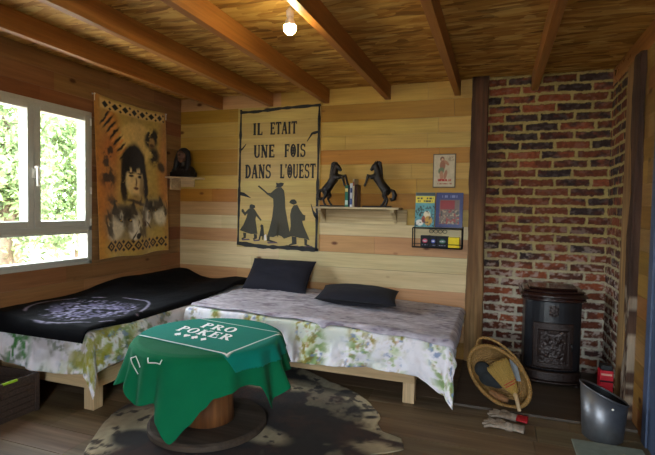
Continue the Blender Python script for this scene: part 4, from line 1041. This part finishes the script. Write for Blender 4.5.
def cint(a, y_):
    y3 = np.r_[y_, y_, y_]; i = np.clip(np.searchsorted(ha3, a)-1, 0, len(ha3)-2); t = (a-ha3[i])/(ha3[i+1]-ha3[i]); t = t*t*(3-2*t)*.6+t*.4
    return y3[i]*(1-t)+y3[i+1]*t
def cloth_top(x, y):       # height of the tablecloth on the table top
    return TZ+.004+.0035*fbm(x*7, y*7, 520)
Rr, A = np.meshgrid(np.r_[np.linspace(0, .93, 30), np.linspace(.94, 1.0, 6), np.linspace(1.02, 2, 60)], np.linspace(-PI, PI, 400), indexing='ij')
k = np.clip(Rr-1, 0, 1); CR = TR+.004
hzz = cint(A, hz); hff = cint(A, hf)
drop = (CR*0+TZ+.004-hzz)
rad = np.where(Rr <= 1, Rr*CR, CR+.014*np.sin(np.minimum(k*12, 1)*PI/2)+hff*k**1.15+.017*k**.8*np.sin(A*15+2+2*np.sin(A*3)))
zt_ = np.where(Rr <= 1, cloth_top(TX+rad*np.cos(A), TY+rad*np.sin(A))-.006*ss(.93, 1, Rr), TZ-.002-drop*k**.95*(1-.0*k))
P = np.stack([TX+rad*np.cos(A), TY+rad*np.sin(A), zt_], -1)
C = base(A, (6, 104, 66)); C = C*(.93+.12*fbm(A*6, Rr*5, 521))[..., None]
tc = sheet_mesh('tablecloth', P, C, M['felt'], None, solid=.0018, offset=1)
tag(tc, 'bright green felt tablecloth hanging in points off the low round table', 'tablecloth')
# printed marks on the hanging cloth
def on_cloth(a_deg, kk):
    a = math.radians(a_deg); f_ = np.array([a]); h_ = float(cint(f_, hf)[0]); z_ = float(cint(f_, hz)[0])
    r_ = CR+.014*math.sin(min(kk*12, 1)*PI/2)+h_*kk**1.15+.017*kk**.8*math.sin(a*15+2+2*math.sin(a*3))+.0035
    return (TX+r_*math.cos(a), TY+r_*math.sin(a), TZ-.002-(TZ+.004-z_)*kk**.95+.001)
def mark(pts, w_=.0028):
    mb = MB(); fine = []
    for a, b in zip(pts, pts[1:]): fine += [(a[0]+(b[0]-a[0])*i/6, a[1]+(b[1]-a[1])*i/6) for i in range(6)]
    fine.append(pts[-1]); mb.tube([on_cloth(*p) for p in fine], w_, 5); mb.build('printed_mark', M['white_ceramic'], tc, smooth=True)
mark([(-112,.40),(-122,.22),(-116,.10),(-109,.26)])
mark([(-101,.05),(-100,.14),(-90,.12),(-89,.04)])
# dark green printed poker mat
ROT = math.radians(-9.5); E1 = np.array((math.cos(ROT), math.sin(ROT))); E2 = np.array((-math.sin(ROT), math.cos(ROT))); F0 = np.array((-1.125, -1.955))
def mat_pt(s_, t_, lift=0.0):      # s along the text, t away from the viewer, metres from the front corner
    s_ = np.asarray(s_, float); t_ = np.asarray(t_, float)
    x = F0[0]+E1[0]*s_+E2[0]*t_; y = F0[1]+E1[1]*s_+E2[1]*t_
    r_ = np.hypot(x-TX, y-TY); a = np.arctan2(y-TY, x-TX); R0 = CR-.01
    o = np.maximum(r_-R0, 0); hff = cint(a, hf); hzz = cint(a, hz); k = np.clip(o/(TZ-hzz+.03), 0, 1)
    rr = np.where(r_ > R0, CR-.008+.020*np.sin(np.minimum(o/.03, 1)*PI/2)+hff*k**1.15+.017*k**.8*np.sin(a*15+2+2*np.sin(a*3))+.010*k+lift*.6, r_)
    z = np.where(r_ > R0, TZ+.0075-np.maximum(o-.008, 0)*.97+.0+lift*.6, cloth_top(x, y)+.0045+lift)
    return TX+rr*np.cos(a), TY+rr*np.sin(a), z
S_, T_ = np.meshgrid(np.linspace(-.68, .26, 170), np.linspace(-.012, .60, 120), indexing='ij')
xs, ys, zs_ = mat_pt(S_, T_)
rad_ = np.hypot(F0[0]+E1[0]*S_+E2[0]*T_-TX, F0[1]+E1[1]*S_+E2[1]*T_-TY)
C = base(S_, (8, 124, 108)); C = C*(.92+.16*fbm(S_*8, T_*8, 530))[..., None]
lw = .0055
wl_ = np.maximum.reduce([ss(lw, lw*.4, np.abs(T_-.0))*(S_ < .004), ss(lw, lw*.4, np.abs(S_))*(T_ > -.004)*(T_ < .433), ss(lw, lw*.4, np.abs(T_-.430))*(S_ < .004)])
C = mixc(C, lin((240, 245, 245)), wl_)
cr_ = rad_[:-1, :-1]; ang_ = np.arctan2(F0[1]+E1[1]*S_+E2[1]*T_-TY, F0[0]+E1[0]*S_+E2[0]*T_-TX)[:-1, :-1]
mt_ = sheet_mesh('poker_mat', np.stack([xs, ys, zs_], -1), C, M['felt'], solid=.0018, offset=1, keep=((cr_ < TR+.080) & ((cr_ < TR-.006) | (ang_ > -.86))))
tag(mt_, 'dark green printed poker mat with white border and lettering on the table', 'mat')
def mat_text(s_, s0, t0, h, wdt, slant=-.30, **k):
    mb = MB()
    for p in text_polys(s_, s0, t0, h, width=wdt, slant=slant, **k):
        mb.prism(p, lambda u, v, hh: tuple(float(q) for q in mat_pt(u, v, .0022+hh)), 0, .0008)
    mb.build('lettering', M['white_print'], mt_)
c0 = -.335
mat_text('PRO', -.440, .285, .090, .235, T=.17, t=.07)
mat_text('POKER', -.495, .165, .090, .365, T=.17, t=.07)
def suit(kind, cs_, ct):
    mb = MB(); r = .017; f_ = lambda u, v, hh: tuple(float(q) for q in mat_pt(cs_+u-.3*v, ct+v*1.15, .0022+hh))
    circ = lambda cu, cv, rr: [(cu+rr*math.cos(a), cv+rr*math.sin(a)) for a in np.linspace(0, 2*PI, 15)[:-1]]
    if kind == 'diamond': mb.prism([(0, -r*1.3), (r*1.05, 0), (0, r*1.3), (-r*1.05, 0)], f_, 0, .0008)
    if kind == 'heart':
        for q in (-1, 1): mb.prism(circ(q*r*.55, r*.35, r*.62), f_, 0, .0008)
        mb.prism([(-r*1.08, r*.12), (0, -r*1.3), (r*1.08, r*.12), (0, r*.6)], f_, 0, .0008)
    if kind == 'spade':
        for q in (-1, 1): mb.prism(circ(q*r*.55, -r*.25, r*.6), f_, 0, .0008)
        mb.prism([(-r*1.05, -r*.05), (0, -r*.5), (r*1.05, -r*.05), (0, r*1.3)], f_, 0, .0008); mb.prism([(-r*.5, -r*1.3), (r*.5, -r*1.3), (0, -r*.1)], f_, 0, .0008)
    if kind == 'club':
        for cu, cv in ((-r*.6, -r*.15), (r*.6, -r*.15), (0, r*.65)): mb.prism(circ(cu, cv, r*.55), f_, 0, .0008)
        mb.prism([(-r*.5, -r*1.3), (r*.5, -r*1.3), (0, r*.3)], f_, 0, .0008)
    mb.build(kind, M['white_print'], mt_)
for i, kk in enumerate(('spade', 'heart', 'club', 'diamond')): suit(kk, -.425+.058*i, .118)

# ================================================================== CRATE at the bed foot
cr0 = thing('storage_crate', (-2.60, -2.15, 0), 'dark woven storage crate on the floor at the foot of the left bed', 'crate')
kx0, kx1, ky0, ky1, kz = -2.80, -2.385, -2.42, -1.875, .212
mb = MB()
def slatwall(mb, a, b, hole=False):
    a = Vector(a); b = Vector(b); n = 6
    for i in range(n):
        z0 = .004+(kz-.02)*i/n; z1 = z0+(kz-.02)/n-.003
        d = (b-a).normalized(); nn = Vector((-d.y, d.x, 0))*.006
        parts = [(0, 1)] if not (hole and i == n-2) else [(0, .36), (.64, 1)]
        for p, q in parts:
            c = a.lerp(b, (p+q)/2); mb.obox((c.x, c.y, (z0+z1)/2), (b-a)*(q-p)/2, nn, (0, 0, (z1-z0)/2))
    mb.obox(((a.x+b.x)/2, (a.y+b.y)/2, kz-.009), (b-a)*.5+d*.007, nn*1.5, (0, 0, .009))
slatwall(mb, (kx1, ky0, 0), (kx1, ky1, 0), True); slatwall(mb, (kx0, ky0, 0), (kx0, ky1, 0), True); slatwall(mb, (kx0, ky1, 0), (kx1, ky1, 0)); slatwall(mb, (kx0, ky0, 0), (kx1, ky0, 0))
mb.box(kx0, kx1, ky0, ky1, .001, .008)
for x in (kx0, kx1):
    for y in (ky0, ky1): mb.box(x-.012, x+.012, y-.012, y+.012, .001, kz)
mb.build('body', M['crate'], cr0, bevel=.0015)
MB().box(kx1-.004, kx1+.0095, -2.07, -1.99, .203, .2135, S(150, 190, 40)).build('tag', M['vc'], cr0, label='lime green painted glint on the crate rim')  # lime strip paints the glint of the lit rim, no real tag

# ================================================================== HEARTH
hs = MB(); hs.box(-.21, XR-.001, -.925, -.010, .0005, .016, S(96, 84, 72)); hs.build('trim_2', M['floor'], kind='structure', bevel=.003)
tl = MB().box(.39, .70, -1.46, -1.142, .0005, .010); tag(tl.build('stone_tile', M['tile'], bevel=.002), 'grey-green stone tile on the floor in front of the steel bucket', 'tile')
HZ = .0165
# stove
st = thing('stove', (.37, -.25, HZ), 'dark enamelled cast-iron stove standing on the hearth before the brick wall', 'stove')
SXc, SY0, SY1 = .37, -.405, -.07
def plan(hw, yf, yb, bow, n=18):
    o = [(SXc+hw, yb), (SXc-hw, yb), (SXc-hw, yf+bow)]
    for i in range(1, n): a = PI*(1-i/n); o.append((SXc+hw*math.cos(a), yf+bow-bow*math.sin(a)))
    o.append((SXc+hw, yf+bow)); return o
def slab(mb, hw, yf, yb, bow, z0, z1, e=.006):
    mb.loops([[(x, y, z) for x, y in plan(h_, f_, yb, bow)] for h_, f_, z in ((hw-e, yf+e, z0), (hw, yf, z0+e), (hw, yf, z1-e), (hw-e, yf+e, z1))])
mb = MB(); slab(mb, .172, SY0+.012, SY1, .075, HZ+.095, .570); mb.build('body', M['enamel_black'], st, smooth=False, bevel=.002)
mb = MB(); slab(mb, .198, SY0-.010, SY1+.02, .085, .571, .590); slab(mb, .206, SY0-.018, SY1+.02, .088, .590, .622, .012); slab(mb, .190, SY0-.002, SY1+.01, .08, .622, .640, .01); slab(mb, .15, SY0+.04, SY1-.03, .06, .640, .655, .008)
mb.build('top_cap', M['enamel'], st, bevel=.003)
mb = MB(); slab(mb, .178, SY0-.004, SY1, .07, HZ+.03, HZ+.094, .008); slab(mb, .19, SY0-.014, SY1, .07, HZ+.018, HZ+.032, .005); mb.build('plinth', M['cast'], st, bevel=.002)
for x in (SXc-.15, SXc+.15):
    for y in (-.36, -.11): MB().lathe([(.016, HZ+.0005), (.020, HZ+.006), (.012, HZ+.018)], (x, y), 14).build('foot', M['cast'], st, smooth=True)
# ornate door following the bow of the front
def front_y(x): 
    c = max(-1, min(1, (x-SXc)/.172)); return SY0+.012+.075-.075*math.sqrt(1-c*c)
def relief(x0, x1, z0, z1, fn_h, name, lift, mat, nu=90, nv=90):
    U, V = np.meshgrid(np.linspace(0, 1, nu), np.linspace(0, 1, nv), indexing='ij')
    X = x0+(x1-x0)*U; Z = z0+(z1-z0)*V; h = fn_h(U, V)
    Y = np.vectorize(front_y)(X)-lift-h
    edge = (U < .005) | (U > .995) | (V < .005) | (V > .995); Y = np.where(edge, np.vectorize(front_y)(X)+.002, Y)
    return sheet_mesh(name, np.stack([X, Y, Z], -1), np.ones((nu, nv, 3)), M[mat], st)
def h_door(u, v):
    fr = 1-rc(u, v, .13, .87, .10, .84, .012); bead = fr*(.5+.5*np.sin(u*150)*np.sin(v*150))*.25
    sym = np.abs(u-.5); orn = fbm(sym*16, v*16, 540)*ss(.38, .3, sym)
    sw = .5+.5*np.sin(np.hypot(sym-.14, v-.62)*60); sw2 = .5+.5*np.sin(np.hypot(sym-.16, v-.30)*60); 
    return fr*.010+bead*.004+(1-fr)*(orn*.008+.0035*sw*ss(.16, .06, np.hypot(sym-.14, v-.62))+.0035*sw2*ss(.16, .06, np.hypot(sym-.16, v-.30)))
door_ = relief(SXc-.122, SXc+.122, .135, .430, h_door, 'door', .004, 'cast', 120, 140)
def h_med(u, v):
    r_ = np.hypot(u-.5, v-.5)*2; a = np.arctan2(v-.5, u-.5)
    return ss(1, .7, r_+.15*np.cos(a*6))*.006+ss(.35, .2, r_)*.004
relief(SXc-.03, SXc+.03, .470, .545, h_med, 'medallion', .0, 'cast', 50, 50)
relief(SXc-.13, SXc+.13, .122+HZ*0, .133, lambda u, v: .006*np.sin(v*PI)+.002*np.sin(u*90), 'ledge', .004, 'cast', 90, 12)
def h_dr(u, v): return .006*rc(u, v, .03, .97, .12, .88)-.004*rc(u, v, .1, .9, .3, .7)*(.5+.5*np.sin(u*70))
relief(SXc-.115, SXc+.115, .045, .105, h_dr, 'ash_drawer', .010, 'cast', 90, 30)
MB().tube([(SXc+.105, front_y(SXc+.105)-.012, .30), (SXc+.112, front_y(SXc+.105)-.032, .30), (SXc+.112, front_y(SXc+.105)-.034, .26)], [.006, .007, .005], 10).build('latch', M['iron'], door_, smooth=True)

# wicker basket
bc = Vector((.038, -.785, .166)); nrm = Vector((-.14, -.90, .36)).normalized()
e1 = (Vector((1, 0, 0))-nrm*nrm.x).normalized(); e2 = nrm.cross(e1)*1.0
if e2.z < 0: e2 = -e2
al = math.radians(42); lo = e1*math.cos(al)-e2*math.sin(al); sh_ = e1*math.sin(al)+e2*math.cos(al)
def bp(t, k, depth): return bc+lo*(.204*k*math.cos(t))+sh_*(.132*k*math.sin(t))-nrm*depth
wk = thing('wicker_basket', (bc.x, bc.y+.05, HZ), 'round wicker basket with hoop handle tipped towards the room, beside the stove', 'basket')
mb = MB()
for ii in range(13):                                   # woven courses
    f = ii/12; k = math.cos(f*1.25)**.6 if ii else 1.0; dpt = .135*math.sin(f*1.25)/math.sin(1.25)
    for ph in (0, 1):
        pts = []
        for j in range(120):
            t = 2*PI*j/120; wv = .005*math.sin(t*26+ph*PI+ii*PI); p = bp(t, k*(1+wv*5*.6), dpt+ph*.004); pts.append(p)
        mb.tube(pts, .0062, 6, closed=True)
rr_ = [[bp(2*PI*j/48, (math.cos(f*1.25)**.6 if f else 1.0)*1.0, .135*math.sin(f*1.25)/math.sin(1.25)+.004) for j in range(48)] for f in np.linspace(0.02, 1.0, 10)]
mb.loops(rr_, False)
c_ = len(mb.v); mb.add([tuple(p) for p in rr_[-1]], [tuple(range(48))])
mb.build('bowl', M['wicker'], wk, smooth=True)
mb = MB()
for ph in range(3):
    pts = []
    for j in range(150):
        t = 2*PI*j/150; a = t*20+ph*2*PI/3; p = bp(t, 1.0+.035*math.cos(a), .006*math.sin(a)-.004); pts.append(p)
    mb.tube(pts, .0085, 8, closed=True)
mb.build('rim', M['wicker'], wk, smooth=True)
mb = MB(); h0, h1 = bp(math.radians(168), 1.0, 0), bp(math.radians(62), 1.0, 0); hm = (h0+h1)/2; hu = (Vector((-.25, .10, 1)).normalized())
for ph in range(2):
    pts = []
    for j in range(41):
        s_ = j/40; a = PI*s_; q = hm+(h0-hm)*math.cos(a)+hu*(.115*math.sin(a)); w_ = s_*44+ph*PI
        pts.append(q+nrm*(.004*math.cos(w_))+hu*(.004*math.sin(w_)))
    mb.tube(pts, .0062, 8)
mb.build('handle', M['wicker'], wk, smooth=True)
# things in the basket
mb = MB(); c = bc-nrm*.07+lo*-.03-sh_*.05
for a in ((0,0,0,.07,.05,.05),(-.05,.01,.05,.05,.04,.05),(.04,0,-.02,.05,.04,.035)): mb.ell(c+e1*a[0]+e2*a[2]-nrm*a[1]*0, a[3:6])
tag(mb.build('cloth_bundle', M['dark_cloth'], remesh=.008), 'dark grey cloth bundle stuffed inside the wicker basket', 'cloth')
c = bc-nrm*.035+e2*-.115+e1*.0; mb = MB(); mb.tube([c+e1*-.055+e2*.018, c+e1*-.02+e2*.004, c+e1*.03+e2*-.012, c+e1*.055+e2*-.018], [.014, .022, .022, .012], 8)
tag(mb.build('firewood', M['brown_wood']), 'short split stick of brown firewood at the bottom of the basket', 'firewood')
U, V = np.meshgrid(np.linspace(-1, 1, 24), np.linspace(-1, 1, 24), indexing='ij'); c = bc-nrm*.05+e1*.085+e2*.05
PP = np.array(c)+U[..., None]*np.array(e1*.020+nrm*.01)+V[..., None]*np.array(e2*.065-e1*.016)+(.010*(fbm(U*2, V*2, 550)-.5))[..., None]*np.array(nrm)
tag(sheet_mesh('paper_sheet', PP, np.ones(PP.shape), M['paper'], solid=.002), 'crumpled grey paper sheet stuck in the right side of the basket', 'paper')

# hand broom leaning in the basket mouth
br = thing('hand_broom', (.15, -.96, .0), 'straw hand broom leaning bristles-up in the wicker basket', 'broom')
nk = Vector((.130, -.895, .112)); tp_ = Vector((.020, -.865, .270)); ax_ = (tp_-nk).normalized(); sd = (Vector((1, 0, 0))-ax_*ax_.x).normalized(); th_ = ax_.cross(sd)
mb = MB(); rnd.seed(21)
for i in range(170):
    a = rnd.uniform(-1, 1); b = rnd.uniform(-1, 1); L = (tp_-nk).length*(rnd.uniform(.93, 1.06)-.08*abs(a))
    p0 = nk+sd*a*.014+th_*b*.012; p1 = nk+ax_*L*.35+sd*a*.043+th_*b*.018; p2 = nk+ax_*L+sd*a*.066+th_*b*.014
    mb.tube([p0, p1, p2], [.0022, .0026, .0016], 4)
mb.loops([[p+sd*math.cos(t)*w_+th_*math.sin(t)*d_ for t in np.linspace(0, 2*PI, 21)[:-1]] for p, w_, d_ in ((nk, .013, .011), (nk+ax_*.06, .038, .015), (nk+ax_*.12, .053, .014), (nk+ax_*.175, .060, .011))])
mb.build('bristles', M['straw'], br)
for f, w_ in ((.052, .038), (.066, .043)):
    MB().tube([nk+ax_*f+sd*math.cos(t)*w_+th_*math.sin(t)*.0215 for t in np.linspace(0, 2*PI, 33)[:-1]], .0028, 6, closed=True).build('stitching', M['red'], br, smooth=True)
he = Vector((.152, -.965, .040)); MB().tube([nk+ax_*.01, nk.lerp(he, .3), he], [.0125, .011, .010], 12).build('handle', M['pine'], br, smooth=True)
MB().tube([nk-ax_*.004, nk+ax_*.02], [.0135, .0165], 12).build('binding', M['straw'], br, smooth=True)

# work gloves
def glove(c, ang, label, z0, cuff):
    t = thing('work_glove', (c[0], c[1], 0.0), label, 'glove', 'work gloves on the floor')
    ca, sa = math.cos(ang), math.sin(ang); G_ = lambda x, y, z=0: (c[0]+ca*x-sa*y, c[1]+sa*x+ca*y, z0+z)
    mb = MB(); mb.ell(G_(0, 0, .013), (.048, .040, .013), Matrix.Rotation(ang, 3, 'Z')); mb.tube([G_(-.02, 0, .013), G_(-.055, 0, .013)], [.024, .018], 10); mb.tube([G_(-.02, .018, .012), G_(-.055, .016, .012)], [.016, .015], 10); mb.tube([G_(-.02, -.018, .012), G_(-.055, -.016, .012)], [.016, .015], 10)
    for yo, L, b_ in ((.030, .058, .006), (.011, .072, .002), (-.010, .068, -.002), (-.029, .050, -.007)):
        mb.tube([G_(.028, yo*.95, .013), G_(.028+L*.55, yo*1.35, .017), G_(.028+L, yo*1.7+b_, .011)], [.0100, .0085, .0070], 8)
    mb.tube([G_(-.012, -.032, .012), G_(.012, -.056, .013), G_(.036, -.066, .011)], [.013, .011, .009], 8)
    mb.build('palm', M['glove'], t, remesh=.0035)
    mb = MB(); mb.loops([[G_(x, w_*math.cos(q), .0135+h_*math.sin(q)) for q in np.linspace(0, 2*PI, 25)[:-1]] for x, w_, h_ in ((-.052, .034, .0135), (-.075, .038, .0128), (-.105, .046, .0120), (-.110, .043, .0105))])
    mb.build('cuff', M[cuff], t, smooth=True); return t
glove((.085, -.992), math.radians(172), 'pale leather work glove with red cuff lying under the broom handle', .0008, 'red')
glove((.060, -1.128), math.radians(174), 'pale leather work glove without red, lying nearer the camera than the red-cuffed one', .0008, 'glove')

# ash bucket with slanted rim
bk_ = thing('metal_bucket', (.545, -1.045, 0), 'brushed steel bucket with slanted rim in the right corner', 'bucket')
BX, BY = .545, -1.045
def rimz(x, y): return .232-.42*(x-BX)-.06*(y-BY)
def bring(r, z=None, n=56, dz=0): 
    o = []
    for t in np.linspace(0, 2*PI, n+1)[:-1]:
        x, y = BX+r*math.cos(t), BY+r*math.sin(t); o.append((x, y, (rimz(x, y)+dz) if z is None else z))
    return o
mb = MB(); mb.loops([bring(.088, .0005), bring(.094, .006), bring(.110), bring(.107, None), bring(.091, .020), bring(.02, .019)], True); mb.build('shell', M['steel'], bk_, smooth=True)
mb = MB(); mb.tube(bring(.1105), .0042, 8, closed=True); mb.build('rim', M['steel'], bk_, smooth=True)
mb = MB(); mb.loops([bring(.1055, None, dz=-.004), bring(.098, .12), bring(.09, .045), bring(.03, .04)], False); mb.build('liner', M['black_plastic'], bk_, smooth=True)
MB().lathe([(.0, 0), (.006, .001), (.006, .004), (.003, .006)], (0, 0), 12)
mb = MB(); mb.ell((BX+.02, BY-.111, .19), (.006, .004, .006)); mb.build('rivet', M['white_ceramic'], bk_, smooth=True)
pb = MB(); pb.ell((BX-.045, BY-.02, .208), (.018, .018, .018)); pb.ell((BX-.040, BY-.022, .195), (.016, .016, .014))
tag(pb.build('violet_ball', M['purple'], remesh=.003), 'small violet plastic ball lying inside the steel bucket', 'ball')
pf = MB(); pf.ell((BX, BY, .150), (.088, .088, .045)); pf.ell((BX-.04, BY-.015, .168), (.04, .04, .03)); tag(pf.build('refuse_bag', M['dark_cloth'], remesh=.01), 'crumpled black refuse bag filling the steel bucket', 'bag')
# red carton behind the bucket
rb = thing('red_carton', (.633, -.62, HZ), 'tall red carton with black cap standing on the hearth behind the bucket', 'carton')
MB().box(.598, .668, -.655, -.585, HZ+.0005, .232).build('carton', M['red_card'], rb, bevel=.002)
MB().box(.602, .664, -.651, -.589, .2325, .262).build('cap', M['black_plastic'], rb, bevel=.004)
for z in (.09, .165): MB().box(.5985, .6675, -.6562, -.6548, z, z+.010, S(60, 10, 18)).build('printed_band', M['vc'], rb)
MB().box(.605, .661, -.6562, -.6548, .205, .216, S(226, 170, 150)).build('printed_band', M['vc'], rb)

# hanging bulb
BLX, BLY, BLZ = -.945, -1.72, 1.995
lb = thing('light_bulb', (BLX, BLY, BLZ), 'lit round bulb hanging from the ceiling between two joists', 'light')
MB().lathe([(.0005, BLZ-.030)]+[(.030*math.sin(t), BLZ-.030*math.cos(t)) for t in np.linspace(.2, 1.95, 14)], (BLX, BLY), 28, top=False).build('bulb', M['bulb'], lb, smooth=True)
MB().lathe([(.0282, BLZ+.0105), (.0286, BLZ+.013), (.022, BLZ+.030), (.0155, BLZ+.046), (.014, BLZ+.052)], (BLX, BLY), 28).build('bulb_base', M['white_ceramic'], lb, smooth=True)
MB().lathe([(.016, BLZ+.0525), (.018, BLZ+.056), (.018, BLZ+.080), (.010, BLZ+.092), (.004, BLZ+.096)], (BLX, BLY), 24).build('socket', M['white_ceramic'], lb, smooth=True)
MB().tube([(BLX, BLY, BLZ+.094), (BLX+.002, BLY, BLZ+.12), (BLX, BLY, ZC-.001)], .0032, 8).build('cord', M['white_ceramic'], lb, smooth=True)
